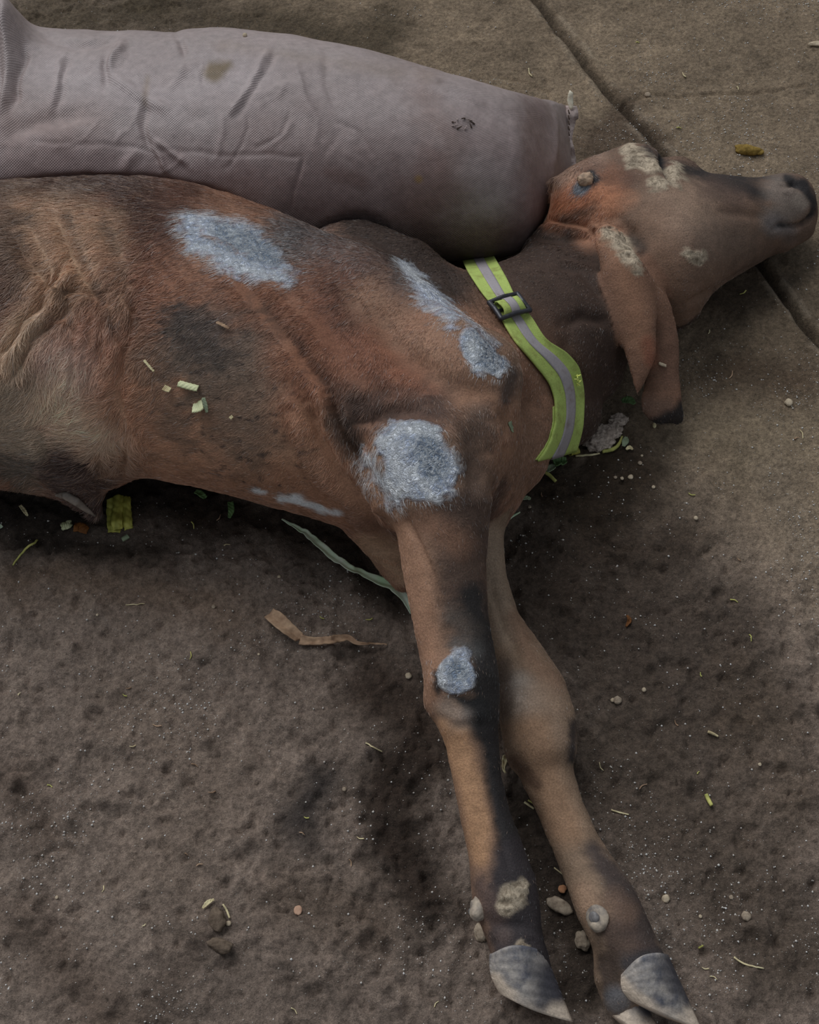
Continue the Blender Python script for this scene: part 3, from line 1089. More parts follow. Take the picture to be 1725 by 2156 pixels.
# mud crusts
CR = (148, 138, 122)
for pts, r, s, gs in (([(1325, 318), (1335, 335), (1365, 350), (1385, 358)], [13, 15, 17, 12], 8, (HE,)),
                      ([(1375, 385), (1395, 390)], 11, 8, (HE,)), ([(1418, 360), (1422, 378)], 12, 8, (HE,)),
                      ([(1280, 495), (1310, 510), (1330, 545), (1345, 570)], [14, 22, 18, 7], 8, (EA, HE, NE)),
                      ([(1448, 536), (1475, 542)], [15, 12], 6, (HE,)),
                      ([(1062, 1912), (1078, 1890), (1100, 1868)], [18, 24, 9], 7, (LE,)),
                      ([(1095, 1988), (1102, 2000)], [13, 12], 6, (LE,))):
    m = mask(pts, r, s, 24, gs)
    crust = np.maximum(crust, m)
    coat = coat * (1 - .9 * m[:, None]) + (alb(CR)[None] * (1 + .35 * jit2[:, None])) * .9 * m[:, None]
# silver wound spray
for pts, r, s, a, gs, jt in (
        ([(395, 470), (420, 510), (480, 545), (560, 570), (610, 585)], [20, 26, 26, 24, 18], 26, .9, T_, 24),
        ([(440, 480), (520, 500), (560, 540), (610, 570)], [30, 34, 34, 14], 26, .85, T_, 24),
        ([(600, 500), (640, 560)], 40, 50, .28, T_, 30), ([(680, 520), (760, 570)], 36, 40, .22, T_, 30),
        ([(850, 575), (900, 630), (950, 680)], [18, 24, 20], 26, .85, T_, 20),
        ([(985, 725), (1020, 760), (1050, 775)], [20, 30, 20], 12, 1.0, T_, 14),
        ([(930, 640), (980, 690), (1040, 730)], 12, 22, .7, T_, 12),
        ([(840, 930), (900, 940), (920, 1010), (840, 1010)], [46, 40, 46, 40], 24, 1.0, T_, 26),
        ([(870, 960), (880, 990)], 62, 26, 1.0, T_, 26),
        ([(770, 960), (800, 1010), (840, 1060)], [14, 20, 10], 26, .8, T_, 24),
        ([(950, 960), (950, 1040)], 18, 22, .7, T_, 20),
        ([(962, 1422)], 42, 8, 1.0, (LE,), 8), ([(958, 1395), (975, 1380)], 24, 18, .75, (LE,), 16),
        ([(905, 1390), (912, 1430)], 6, 14, .35, (LE,), 8),
        ([(1085, 1440), (1105, 1470)], 16, 24, .25, (LO,), 12)):
    silver = np.maximum(silver, mask(pts, r, s, jt, gs) * a)
# bare centre of each sore: bluish grey, wetter and smoother
sore = np.zeros(len(B))
for pts, r, s, gs in (([(470, 490), (540, 520), (580, 550)], [26, 30, 14], 18, T_), ([(900, 945), (915, 985)], [34, 30], 14, T_),
                      ([(968, 1415)], 26, 10, (LE,)), ([(1000, 735), (1040, 765)], 26, 12, T_)):
    sore = np.maximum(sore, mask(pts, r, s, 12, gs))
spray_glint = np.zeros(len(B))  # highlights on the silver spray, painted as near-white colour
for pts, r, s, gs in (([(770, 970), (800, 1005), (840, 1045), (850, 1020)], [8, 20, 12, 14], 22, T_), ([(805, 935), (850, 905), (900, 905), (950, 930), (965, 970)], [10, 8, 6, 6, 5], 10, T_),
                      ([(830, 940), (840, 1000)], 12, 18, T_), ([(900, 1060), (950, 1055)], 6, 12, T_), ([(870, 1000), (900, 1020)], 8, 12, T_),
                      ([(926, 1400), (932, 1440), (945, 1462)], [7, 12, 5], 9, (LE,)), ([(1005, 772), (1040, 795), (1068, 780)], [5, 7, 4], 8, T_), ([(985, 730), (1000, 755)], 8, 14, T_),
                      ([(420, 520), (500, 562), (590, 588)], [3, 4, 5], 12, T_), ([(850, 575), (880, 600)], 10, 16, T_)):
    spray_glint = np.maximum(spray_glint, mask(pts, r, s, 14, gs))
attr(body, 'spray_glint', spray_glint)
# let the colours run into each other where one region meets the next
edge = np.zeros(len(B))
for k in range(4):
    dif = GID[BQ[:, k]] != GID[BQ[:, (k + 1) % 4]]
    edge[BQ[dif].ravel()] = 1
edge = np.clip(laplace(np.repeat(edge[:, None], 3, 1), BQ, 3, .6)[:, :1] * 2.5, 0, 1)
coat = coat * (1 - edge) + laplace(coat, BQ, 6, .6) * edge
# flecks
coat *= (1 + 0.18 * jit2 + 0.16 * jit3 + 0.10 * jit1)[:, None]
fleck = smooth(.28, .5, fbm(B * np.array([0.5, 1.2, 1]), 170, 3, 70)) * np.maximum(mask([(400, 700), (520, 820), (440, 900), (560, 960)], 110, 70, 30, (TO,)), .15 * (GID == TO))
coat = coat * (1 - .75 * fleck[:, None]) + alb((50, 42, 40))[None] * .75 * fleck[:, None]

disp += jit2 * 0.0007 + fbm(B, 22, 3, 33) * 0.0022 * np.isin(GID, (TO, NE)) + crust * (0.0018 + 0.003 * jit3 + .003 * jit2)
disp += silver * (np.abs(jit3) * 0.0022 + np.abs(jit2) * .0022) * (1 - .5 * sore) - sore * .002
B = B + BN * disp[:, None]
B[:, 2] = np.maximum(B[:, 2], -0.004)
set_coords(body, B)
BN = normals(body)
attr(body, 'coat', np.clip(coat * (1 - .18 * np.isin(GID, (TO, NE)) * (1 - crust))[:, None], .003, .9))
attr(body, 'silver', silver)
attr(body, 'sore', sore)
attr(body, 'crust', crust)

cm = Mat('short_calf_coat')
ca = cm.at('coat').outputs['Color']
sv = cm.at('silver').outputs['Fac']
so = cm.at('sore').outputs['Fac']
n1 = cm.noise(420, 4, 0.65)
n2 = cm.noise(150, 5, 0.6, None, 0.6)
n3 = cm.noise(60, 5, 0.62, None, 1.2)
base = cm.mix(1.0, ca, cm.ramp(n1, [(.3, .72), (.7, 1.28)]), 'MULTIPLY')
base = cm.mix(cm.math('MULTIPLY', cm.at('crust').outputs['Fac'], cm.ramp(n2, [(.44, 0.0), (.62, .8)])), base, alb((84, 75, 63)))
ridge = cm.ramp(cm.math('ABSOLUTE', cm.math('SUBTRACT', n2, 0.5)), [(0.0, 1.0), (0.09, 0.0)])
n4 = cm.math('ADD', cm.math('MULTIPLY', cm.noise(34, 4, 0.6, None, 2.2), .65), cm.math('MULTIPLY', cm.noise(130, 4, .65, None, 1.0), .35))
br = cm.at('spray_glint').outputs['Fac']
svn = cm.math('ADD', sv, cm.math('MULTIPLY', cm.math('SUBTRACT', n4, 0.5), 1.1))
svm = cm.math('MULTIPLY', cm.ramp(svn, [(.28, 0.0), (.78, 1.0)]), cm.ramp(sv, [(.05, 0.0), (.3, 1.0)]))
s_a = cm.ramp(n4, [(.30, alb((84, 94, 110))), (.50, alb((140, 151, 170))), (.68, alb((216, 223, 236)))])
s_b = cm.ramp(n4, [(.30, alb((58, 67, 80))), (.52, alb((98, 110, 126))), (.70, alb((176, 186, 202)))])
scol = cm.mix(so, s_a, s_b)
scol = cm.mix(cm.math('MULTIPLY', br, .85), scol, cm.ramp(n4, [(.3, alb((170, 178, 196))), (.6, alb((236, 240, 248)))]))
scol = cm.mix(cm.math('MULTIPLY', ridge, .55), scol, alb((225, 230, 240)))
col = cm.mix(svm, base, scol)
cm.set(Base_Color=col, Roughness=cm.math('SUBTRACT', 0.74, cm.math('MULTIPLY', svm, 0.38)), Metallic=cm.math('MULTIPLY', svm, 0.5),
       Specular_IOR_Level=0.28,
       Normal=cm.bump(cm.math('ADD', cm.math('MULTIPLY', n1, 0.5), cm.math('MULTIPLY', cm.math('ADD', n2, cm.math('MULTIPLY', ridge, .35)), cm.math('MULTIPLY', svm, 3.0))), 0.7, 0.003))
fine.materials.append(cm.m)

calf = empty('calf', P(700, 800, 0))
put(body, calf)
tag(calf, 'brown calf lying on its side with silver sprayed sores', 'calf')
body['label'] = 'reddish brown coat with silver patches'
BVH = BVHTree.FromPolygons([tuple(v) for v in B], [tuple(q) for q in BQ.tolist()])
FBVH = BVHTree.FromPolygons([tuple(v) for v in fp], [tuple(q) for q in fq.tolist()])
CAMP = Vector((0, 0, CAM_H))


def hit(px, py, trees=None):
    d = Vector([float(c) for c in ray(px, py)]).normalized()
    best = None
    for t in (trees or (BVH, FBVH)):
        loc, nor, idx, dist = t.ray_cast(CAMP, d)
        if loc is not None and (best is None or dist < best[2]):
            best = (loc, nor, dist)
    return best
# ================================================================== COAT HAIR
FLOW = [  # px, py, direction of lie in the picture
    (50, 450, -1, .35), (300, 430, -1, .3), (200, 700, -.5, 1), (100, 800, -.3, 1), (60, 930, -.9, .5), (180, 930, -1, .25), (240, 970, .1, 1),
    (450, 600, -1, .35), (450, 800, -1, .3), (400, 980, -1, .45), (600, 520, -.9, .7), (620, 700, -.9, .6), (650, 950, -.7, .9), (700, 1080, -1, -.1),
    (740, 560, -.8, .7), (800, 700, -.4, 1), (760, 860, -.5, 1), (740, 950, -.4, 1), (870, 900, -.5, .6), (870, 1030, .1, 1), (960, 900, .5, .9), (1000, 820, -.4, 1),
    (950, 1090, .4, .4), (900, 1180, .15, 1), (960, 1300, .1, 1), (970, 1450, .1, 1), (1000, 1650, .2, 1), (1060, 1850, .2, 1), (1090, 2000, .3, 1),
    (1060, 1000, -.3, 1), (1050, 1250, .25, 1), (1130, 1500, .15, 1), (1200, 1750, .35, 1), (1300, 1950, .45, 1),
    (1000, 600, -.5, 1), (1100, 700, -.8, .8), (1230, 780, -.3, 1), (1150, 550, -.6, .8), (1200, 420, -.8, .6), (1300, 350, .7, .5), (1400, 500, -.3, .6),
    (1500, 450, -.8, -.1), (1650, 430, -.8, .1), (1320, 620, .2, 1), (1400, 800, .2, 1), (780, 500, -.8, .4)]
FLOW = np.array(FLOW)
LEN = np.array([16, 15, 15, 17, 14, 18, 14, 11, 8, 9, 11, 10, 8, 7, 11, 8, 12, 12, 9, 9, 9, 8, 7, 6, 6, 6, 5, 5, 5, 7, 5, 5, 5, 5, 6, 6, 6, 7, 13, 5, 5, 5, 4, 5, 5, 7]) / 1000.0
FLOW[:, 2:] /= np.linalg.norm(FLOW[:, 2:], axis=1)[:, None]
tri = np.concatenate([BQ[:, [0, 1, 2]], BQ[:, [0, 2, 3]]])
ta, tb, tc = B[tri[:, 0]], B[tri[:, 1]], B[tri[:, 2]]
tn = np.cross(tb - ta, tc - ta)
area = np.linalg.norm(tn, axis=1) / 2
cen = (ta + tb + tc) / 3
tu, tv, _ = proj(cen)
facing = ((np.array([0, 0, CAM_H]) - cen) * tn).sum(1) / (np.linalg.norm(cen - np.array([0, 0, CAM_H]), axis=1) * area * 2 + 1e-12)
wgt = area * smooth(-.55, .1, facing) * ((tu > -160) & (tu < 1800) & (tv < 2230))
tsil, tsore, tcr = silver[tri[:, 0]], sore[tri[:, 0]], crust[tri[:, 0]]
wgt *= (1 - smooth(.25, .8, tsil) * .965) * (1 - tsore * .8) * (1 - smooth(.2, .8, tcr) * .9)
wgt *= np.where(tu < 330, 1.25, 1.0)
NH = 230000
pick = rng.choice(len(tri), NH, p=wgt / wgt.sum())
r1, r2 = np.sqrt(rng.random(NH)), rng.random(NH)
w0, w1, w2 = 1 - r1, r1 * (1 - r2), r1 * r2
T3 = tri[pick]


def bary(a):
    return (a[T3[:, 0]].T * w0 + a[T3[:, 1]].T * w1 + a[T3[:, 2]].T * w2).T


root, rn = bary(B), bary(BN)
rn /= np.linalg.norm(rn, axis=1)[:, None]
rc, rsil = bary(coat), bary(silver)
ru, rv, _ = proj(root)
d2 = (ru[:, None] - FLOW[None, :, 0]) ** 2 + (rv[:, None] - FLOW[None, :, 1]) ** 2
wt = 1.0 / (d2 + 900.0) ** 1.6
wt /= wt.sum(1)[:, None]
fd = wt @ FLOW[:, 2:]
hl = (wt @ LEN) * (0.65 + 0.6 * rng.random(NH))
fd /= np.linalg.norm(fd, axis=1)[:, None] + 1e-6
swirl = fbm(root, 16, 3, 120) * 0.75 + fbm(root, 70, 2, 125) * 0.5 + rng.normal(0, .14, NH)
swirl *= np.where(ru < 330, 1.3, 0.8)
cs, sn = np.cos(swirl), np.sin(swirl)
fx_, fy_ = fd[:, 0] * cs - fd[:, 1] * sn, fd[:, 0] * sn + fd[:, 1] * cs
tan = np.stack([fx_, -fy_ * SP, fy_ * -CP * -1 * 0 - fy_ * CP * 0], 1)
tan[:, 2] = 0
tan = tan + np.stack([np.zeros(NH), np.zeros(NH), -fy_ * .35], 1)
tan -= rn * (tan * rn).sum(1)[:, None]
tan /= np.linalg.norm(tan, axis=1)[:, None] + 1e-6
lift = np.where(ru < 330, .30, .20) * (0.7 + .6 * rng.random(NH))
NP_ = 4
pos = np.zeros((NH, NP_, 3))
side = np.cross(rn, tan)
curl = rng.normal(0, .16, NH)
for k in range(NP_):
    t = k / (NP_ - 1)
    pos[:, k] = root - rn * .0006 + tan * (hl * t)[:, None] + rn * (hl * lift * (t - .55 * t * t))[:, None] + side * (hl * curl * t * t)[:, None]
pos[:, :, 2] = np.maximum(pos[:, :, 2], 0.001)
hc = bpy.data.hair_curves.new('coat_hair')
hc.add_curves([NP_] * NH)
hc.position_data.foreach_set('vector', pos.astype(np.float32).ravel())
rad = np.empty((NH, NP_), np.float32)
for k in range(NP_):
    rad[:, k] = .00030 * (1 - .8 * (k / (NP_ - 1)) ** 1.5)
rad *= np.where(ru < 330, 1.15, .95)[:, None]
ra = hc.attributes.get('radius') or hc.attributes.new('radius', 'FLOAT', 'POINT')
ra.data.foreach_set('value', rad.ravel())
hv = (0.86 + .62 * rng.random(NH) ** 1.5)[:, None]
hcol = rc * hv
pale = (rng.random(NH) < np.where(ru < 330, .16, .05))[:, None]
hcol = np.where(pale, hcol * 0.6 + alb((170, 146, 128)) * .4, hcol)
sm = smooth(.05, .75, rsil + rng.normal(0, .12, NH))[:, None]
hcol = hcol * (1 - sm) + alb((185, 192, 206)) * sm
ca_ = hc.attributes.new('tint', 'FLOAT_COLOR', 'CURVE')
ca_.data.foreach_set('color', np.concatenate([np.clip(hcol, .003, .9), np.ones((NH, 1))], 1).astype(np.float32).ravel())
hm = Mat('coat_hair_strands')
hm.set(Base_Color=hm.at('tint').outputs['Color'], Roughness=.42, Specular_IOR_Level=.5)
hair = bpy.data.objects.new('coat_hair', hc)
hc.materials.append(hm.m)
COL.objects.link(hair)
put(hair, calf)
hair['kind'] = 'stuff'
hair['label'] = 'short lying coat hair'

# ================================================================== HOOVES, DEWCLAWS, HORN BUD
hoofm = Mat('hoof_horn')
hp = hoofm.pos()
ht = hoofm.at('sole').outputs['Fac']
h1 = hoofm.noise(38, 5, .6)
h2 = hoofm.noise(320, 5, .7)
horn = hoofm.mix(hoofm.ramp(h1, [(.36, 0.0), (.62, 1.0)]), alb((70, 72, 80)), alb((136, 132, 128)))
horn = hoofm.mix(hoofm.ramp(hoofm.at('dark').outputs['Fac'], [(.2, 0.0), (.8, 1.0)]), horn, alb((52, 52, 58)))
horn = hoofm.mix(ht, horn, alb((172, 160, 146)))
horn = hoofm.mix(1.0, horn, hoofm.ramp(h2, [(.3, .75), (.7, 1.2)]), 'MULTIPLY')
hoofm.set(Base_Color=horn, Roughness=.55, Specular_IOR_Level=.35, Normal=hoofm.bump(hoofm.math('ADD', h2, hoofm.math('MULTIPLY', hoofm.at('ring').outputs['Fac'], .8)), .4, .0015))


def claw(heel, front, toe, heel_low, zs, thick, label):
    """one hoof claw from four picture points on its outline (coronet heel, coronet front, toe tip, bearing edge at heel)"""
    zt, zf, ztoe, zl = zs
    a, b, c, d = P(*heel, zt), P(*front, zf), P(*toe, ztoe), P(*heel_low, zl)
    n = np.cross(b - a, c - a)
    n /= np.linalg.norm(n)
    if n[2] < 0:
        n = -n
    v, f = [], []
    NU, NV = 26, 26
    # side wall: bilinear patch from coronet to bearing edge, rounded across
    for side, sgn in ((1, 1), (-1, -1)):
        for i in range(NU + 1):
            u = i / NU                       # heel -> front
            top = a * (1 - u) + b * u - (b - a) * 0 + (c - b) * -.13 * math.sin(math.pi * u)
            for j in range(NV + 1):
                w = j / NV                   # coronet -> bearing edge
                bot = d * (1 - u ** .9) + c * u ** .9
                sag = (d - (a + c) / 2) * 0.16 * math.sin(math.pi * u) * w
                p = top * (1 - w) + bot * w + sag
                p = p + (a - b) * 0.07 * math.sin(math.pi * w) * (1 - u) ** 2
                edge = max(0.0, math.sin(math.pi * min(1, max(0, u)))) ** .6
                full = thick * (1 - .62 * u * w) * (.86 + .24 * math.sin(math.pi * (.25 + .6 * w)))
                h = edge * full * .5
                ring = .0006 * math.sin(w * 40) * (1 - w)
                v.append(p + n * sgn * (h + ring))
    M = (NU + 1) * (NV + 1)
    for s in (0, 1):
        for i in range(NU):
            for j in range(NV):
                q = [s * M + i * (NV + 1) + j, s * M + (i + 1) * (NV + 1) + j, s * M + (i + 1) * (NV + 1) + j + 1, s * M + i * (NV + 1) + j + 1]
                f.append(q if s == 0 else q[::-1])
    for i in range(NU):                       # sole and top closing strips
        q = [i * (NV + 1) + NV, (i + 1) * (NV + 1) + NV, M + (i + 1) * (NV + 1) + NV, M + i * (NV + 1) + NV]
        f.append(q)
        q = [i * (NV + 1), (i + 1) * (NV + 1), M + (i + 1) * (NV + 1), M + i * (NV + 1)]
        f.append(q[::-1])
    for j in range(NV):
        f.append([j, j + 1, M + j + 1, M + j])
        e = NU * (NV + 1)
        f.append([e + j + 1, e + j, M + e + j, M + e + j + 1])
    o = mesh_np('hoof', np.array(v), np.array(f), hoofm.m)
    bm = bmesh.new()
    bm.from_mesh(o.data)
    bmesh.ops.remove_doubles(bm, verts=bm.verts, dist=.0004)
    bmesh.ops.recalc_face_normals(bm, faces=bm.faces)
    bm.to_mesh(o.data)
    bm.free()
    o.data.polygons.foreach_set('use_smooth', np.ones(len(o.data.polygons), dtype=bool))
    cc = coords(o)
    # pale bearing edge and sole: the strip nearest the line heel_low - toe
    t = np.clip(((cc - d) @ (c - d)) / ((c - d) @ (c - d)), 0, 1)
    dist = np.linalg.norm(cc - (d + t[:, None] * (c - d)), axis=1)
    wdt = .025 * (1 - .45 * t) + .006 * fbm(cc, 60, 3, 4)
    attr(o, 'sole', smooth(.006, -.004, dist - wdt) * .9)
    tt = np.clip(((cc - a) @ (b - a)) / ((b - a) @ (b - a)), 0, 1.3)
    attr(o, 'dark', smooth(.35, 1.0, tt + .5 * fbm(cc, 30, 3, 8)) * .8)
    cor = np.linalg.norm(cc - (a + np.clip(tt, 0, 1)[:, None] * (b - a)), axis=1)
    attr(o, 'ring', .5 + .5 * np.sin(cor * 700))
    put(o, calf)
    o['label'] = label
    return o


claw((1031, 2010), (1148, 2004), (1207, 2152), (1052, 2092), (.062, .062, .040, .050), .062, 'weathered grey hoof of the upper foreleg')
claw((1040, 2015), (1140, 2010), (1195, 2140), (1058, 2085), (.028, .028, .018, .024), .034, 'lower claw of the upper foreleg')
claw((1308, 2052), (1408, 2012), (1480, 2170), (1325, 2105), (.058, .058, .038, .050), .062, 'dark grey hoof of the lower foreleg')
claw((1283, 2075), (1345, 2080), (1410, 2215), (1285, 2135), (.026, .026, .018, .022), .042, 'pale inner claw of the lower foreleg')

dewm = simple('dewclaw_horn', (84, 80, 78), (150, 140, 126), .6, 90, .35, .5, .002)


def knob(name, px, py, lift, rpx, mat, k=.004, extra=(), amp=.0012, seed=1, flat=.8):
    h = hit(px, py)
    c = np.array(h[0]) + np.array(h[1]) * lift
    sc = depth(c) / FPX
    prims = [Chain([(*c, rpx * sc)], tuple(h[1]), flat, world=True)]
    for ex, ey, er, el in extra:
        e = np.array(hit(px, py)[0])
        q = P(px + ex, py + ey, e[2]) + np.array(h[1]) * (lift + el)
        prims.append(Chain([(*q, er * sc)], world=True))
    return lump(name, prims, max(.0016, rpx * sc / 9), mat, calf, k, None, amp, 180, seed)


dewt = simple('dewclaw_tip', (66, 66, 68), (104, 102, 102), .45, 140, .4, .3, .001)
o = knob('dewclaw', 1005, 1912, .000, 20, dewm, extra=((-4, 12, 17, -.003), (0, -14, 13, -.003)), seed=2, flat=.6, amp=.002)
o['label'] = 'grey dewclaw on the upper foreleg'
t_ = knob('dewclaw_tip', 997, 1922, .004, 11, dewt, seed=6, flat=.6)
t_.parent = o
t_.matrix_parent_inverse = Matrix.Identity(4)
o = knob('dewclaw', 1258, 1932, .000, 27, dewm, extra=((0, 14, 17, -.001),), seed=3, flat=.42, amp=.001)
o['label'] = 'round pale dewclaw on the lower foreleg'
t_ = knob('dewclaw_tip', 1257, 1929, .0075, 13, dewt, extra=((7, 5, 7, .0),), seed=7, flat=.5)
t_.parent = o
t_.matrix_parent_inverse = Matrix.Identity(4)
horn_m = simple('horn_bud', (96, 84, 74), (150, 128, 108), .65, 120, .3, .6, .002)
knob('horn_bud', 1234, 379, .002, 17, horn_m, extra=((-8, 4, 9, .003), (6, -4, 8, .004)), seed=5, flat=.6, amp=.0035)['label'] = 'small rough horn bud on the crown'
# hind foot tucked under the belly: a thin grey horn edge
hm2 = simple('hind_horn', (76, 70, 66), (124, 116, 108), .5, 80, .4, .3, .001)
c0 = []
for x, y in ((119, 1043), (140, 1044), (160, 1056), (183, 1074), (202, 1087)):
    h = hit(x, y - 4, (BVH,)) or hit(x + 6, y - 14, (BVH,))
    b_ = np.array(h[0]) if h else P(x, y, .04)
    c0.append(P(x, y, b_[2] + .004))
o = lump('hind_hoof', [Chain([(*c0[0], .003), (*c0[1], .0065), (*c0[2], .0065), (*c0[3], .0045), (*c0[4], .002)], (0.2, -.7, .6), .5, world=True)], .0018, hm2, calf, .004, None, .0008, 150, 4)
o['label'] = 'grey edge of a hind hoof under the belly'
# ================================================================== SACK
NXs, NVs = 460, 330
sx = np.concatenate([np.linspace(SW.xs[0] + .0005, SW.xs[-1], NXs)])
syc, szc, sa, sb = SW.at(sx)
sth = np.linspace(0, 2 * np.pi, NVs, endpoint=False)
ex_ = 0.88                                   # slightly boxy section of a filled sack
ct, st_ = np.cos(sth), np.sin(sth)
cx = np.sign(ct) * np.abs(ct) ** ex_
sz_ = np.sign(st_) * np.abs(st_) ** ex_
SV = np.zeros((NXs, NVs, 3))
SV[:, :, 0] = sx[:, None]
SV[:, :, 1] = syc[:, None] + sa[:, None] * cx[None]
SV[:, :, 2] = szc[:, None] + sb[:, None] * sz_[None]
SV = SV.reshape(-1, 3)
i0 = np.arange(NXs - 1)[:, None] * NVs
jv = np.arange(NVs)[None]
jn = (jv + 1) % NVs
SQ = np.stack([(i0 + jv).ravel(), (i0 + jn).ravel(), (i0 + NVs + jn).ravel(), (i0 + NVs + jv).ravel()], 1)[:, ::-1]
sack = mesh_np('cloth', SV, SQ)
SN = normals(sack)
if (SN[:, 2] * (SV[:, 2] - np.repeat(szc, NVs))).mean() < 0:
    SQ = SQ[:, ::-1]
    bpy.data.objects.remove(sack)
    sack = mesh_np('cloth', SV, SQ)
    SN = normals(sack)
su, sv_, _ = proj(SV)
sd = fbm(SV, 6, 3, 200) * .006 + fbm(SV, 22, 3, 205) * .0022
top_face = smooth(-.4, .1, SN[:, 2])


def sfold(pts, width, height, jit=6, seed=0):
    global sd
    pts = np.asarray(pts, float)
    j = fbm(SV, 30, 2, 220 + seed) * jit
    d = line_dist(su + j, sv_ + j, pts)
    e = np.minimum(np.hypot(su - pts[0, 0], sv_ - pts[0, 1]), np.hypot(su - pts[-1, 0], sv_ - pts[-1, 1]))
    sd = sd + np.exp(-(d / width) ** 2) * height * smooth(-width, width * 4, e) * top_face


# pulled corner and long creases
sfold([(0, 250), (15, 150), (22, 90), (40, 60)], 12, .010)
sfold([(30, 230), (40, 150), (60, 90)], 9, -.009)
sfold([(-30, 260), (0, 160), (0, 70)], 12, -.010)
sfold([(75, 75), (170, 95), (260, 78)], 10, -.006)
sfold([(225, 110), (218, 140), (225, 190)], 8, -.006)
sfold([(270, 82), (235, 125), (225, 150)], 8, .007)
sfold([(225, 150), (290, 200), (380, 240)], 12, .006)
sfold([(130, 110), (120, 180), (105, 240)], 7, .0035)
sfold([(140, 110), (131, 180), (118, 240)], 7, -.0035)
sfold([(570, 105), (530, 175), (480, 245)], 6, .004)
sfold([(582, 110), (542, 182), (492, 252)], 6, -.003)
sfold([(375, 72), (385, 105), (395, 125)], 7, -.006)
sfold([(395, 125), (375, 160), (350, 190)], 8, .003)
sfold([(305, 200), (300, 260), (310, 300), (340, 350)], 8, -.006)
sfold([(310, 300), (335, 330), (352, 372)], 6, .007)
sfold([(320, 290), (360, 320), (400, 350)], 6, .005)
sfold([(300, 310), (270, 340), (250, 370)], 9, .004)
sfold([(0, 300), (40, 270), (100, 255), (200, 240)], 16, -.006)
sfold([(60, 300), (200, 305), (330, 315), (480, 325), (640, 330)], 5, -.0015)
sfold([(640, 330), (620, 400), (600, 455)], 4, -.003)
sfold([(620, 120), (640, 200), (660, 260)], 9, .003)
sfold([(690, 110), (690, 180), (710, 240)], 9, -.003)
sfold([(500, 210), (580, 190), (640, 170)], 14, .003)
sfold([(330, 210), (420, 250), (440, 280)], 14, -.003)
sfold([(900, 350), (960, 380), (1040, 420)], 30, .004)
sfold([(1120, 215), (1150, 280), (1150, 380)], 14, -.004)
sfold([(1070, 215), (1090, 290), (1080, 400)], 18, .003)
sfold([(1170, 225), (1172, 300), (1160, 390)], 6, .003)
for k in range(46):
    x, y = rng.uniform(20, 760), rng.uniform(95, 340)
    an, ln = rng.uniform(.3, 2.4), rng.uniform(40, 130)
    sfold([(x, y), (x + math.cos(an) * ln * .5, y + math.sin(an) * ln * .5), (x + math.cos(an + .3) * ln, y + math.sin(an + .3) * ln)], rng.uniform(3, 6), rng.uniform(-.0018, .0018), 10, k)
SV = SV + SN * sd[:, None]
# the pulled-up corner
cp = P(14, 60, .27)
wcor = np.exp(-(((su - 14) / 36.0) ** 2 + ((sv_ - 72) / 50.0) ** 2)) * top_face
SV[:, 2] += wcor * .055
SV[:, 1] += wcor * .012
SV[:, 2] = np.maximum(SV[:, 2], .003)
# pressed against the calf's back: nothing of the sack may enter the body
bxm = B[:, 0] < P(930, 500, .15)[0]
CW = .010
gx_, gz_ = ((B[bxm, 0] + 1.3) / CW).astype(int), np.clip((B[bxm, 2] / CW).astype(int), 0, 60)
ymax = np.full((200, 62), -9.0)
np.maximum.at(ymax, (gx_, gz_), B[bxm, 1])
for _ in range(2):
    ymax[1:-1] = np.maximum(ymax[1:-1], np.maximum(ymax[:-2], ymax[2:]) - .002)
    ymax[:, 1:-1] = np.maximum(ymax[:, 1:-1], np.maximum(ymax[:, :-2], ymax[:, 2:]) - .002)
sxi, szi = np.clip(((SV[:, 0] + 1.3) / CW).astype(int), 0, 199), np.clip((SV[:, 2] / CW).astype(int), 0, 61)
lim = np.where(SV[:, 0] < P(930, 500, .15)[0], ymax[sxi, szi] + .004, -9)
pen = np.maximum(lim - SV[:, 1], 0).reshape(NXs, NVs)
pm = pen.copy()
for _ in range(6):
    pm = (np.roll(pm, 1, 1) + np.roll(pm, -1, 1) + np.vstack([pm[:1], pm[:-1]]) + np.vstack([pm[1:], pm[-1:]])) / 4
    pm = np.maximum(pm, pen)
SV[:, 1] += pm.ravel()
set_coords(sack, SV)
SCOL = np.tile(alb((119, 110, 110)), (len(SV), 1))
q1, q2 = fbm(SV, 9, 4, 240), fbm(SV, 45, 4, 244)


def spaint(pts, r, soft, c, a, jit=20):
    global SCOL
    m = (smooth(soft, -soft, line_dist(su, sv_, pts, r) + (q1 + .6 * q2) * jit) * a)[:, None]
    SCOL = SCOL * (1 - m) + alb(c)[None] * m


spaint([(60, 330), (350, 360), (700, 400), (900, 440)], 60, 60, (100, 84, 84), .8, 50)
spaint([(560, 290), (800, 330), (1000, 300), (1080, 330)], 60, 70, (110, 96, 95), .7, 60)
spaint([(30, 260), (200, 260)], 40, 50, (118, 102, 99), .6, 50)
spaint([(120, 150), (350, 200), (520, 160)], 40, 60, (138, 130, 132), .6, 60)
spaint([(880, 190), (940, 300), (960, 400)], 36, 40, (106, 90, 86), .6, 50)
spaint([(900, 360), (880, 450)], 40, 40, (108, 86, 82), .6, 50)
spaint([(1120, 260), (1150, 350), (1100, 480)], 40, 40, (100, 82, 80), .6, 40)
spaint([(900, 500), (980, 520), (1080, 490)], 40, 50, (90, 74, 71), .85, 40)  # shade on the lower bulge, painted as a darker tone
spaint([(450, 150), (480, 135)], [20, 8], 10, (88, 74, 52), .9, 14)
spaint([(470, 95), (760, 140), (900, 165)], 10, 20, (110, 98, 90), .5, 20)
spaint([(305, 215), (310, 160)], 4, 8, (112, 98, 84), .6, 8)
spaint([(985, 255)], 10, 8, (60, 50, 44), .6, 10)
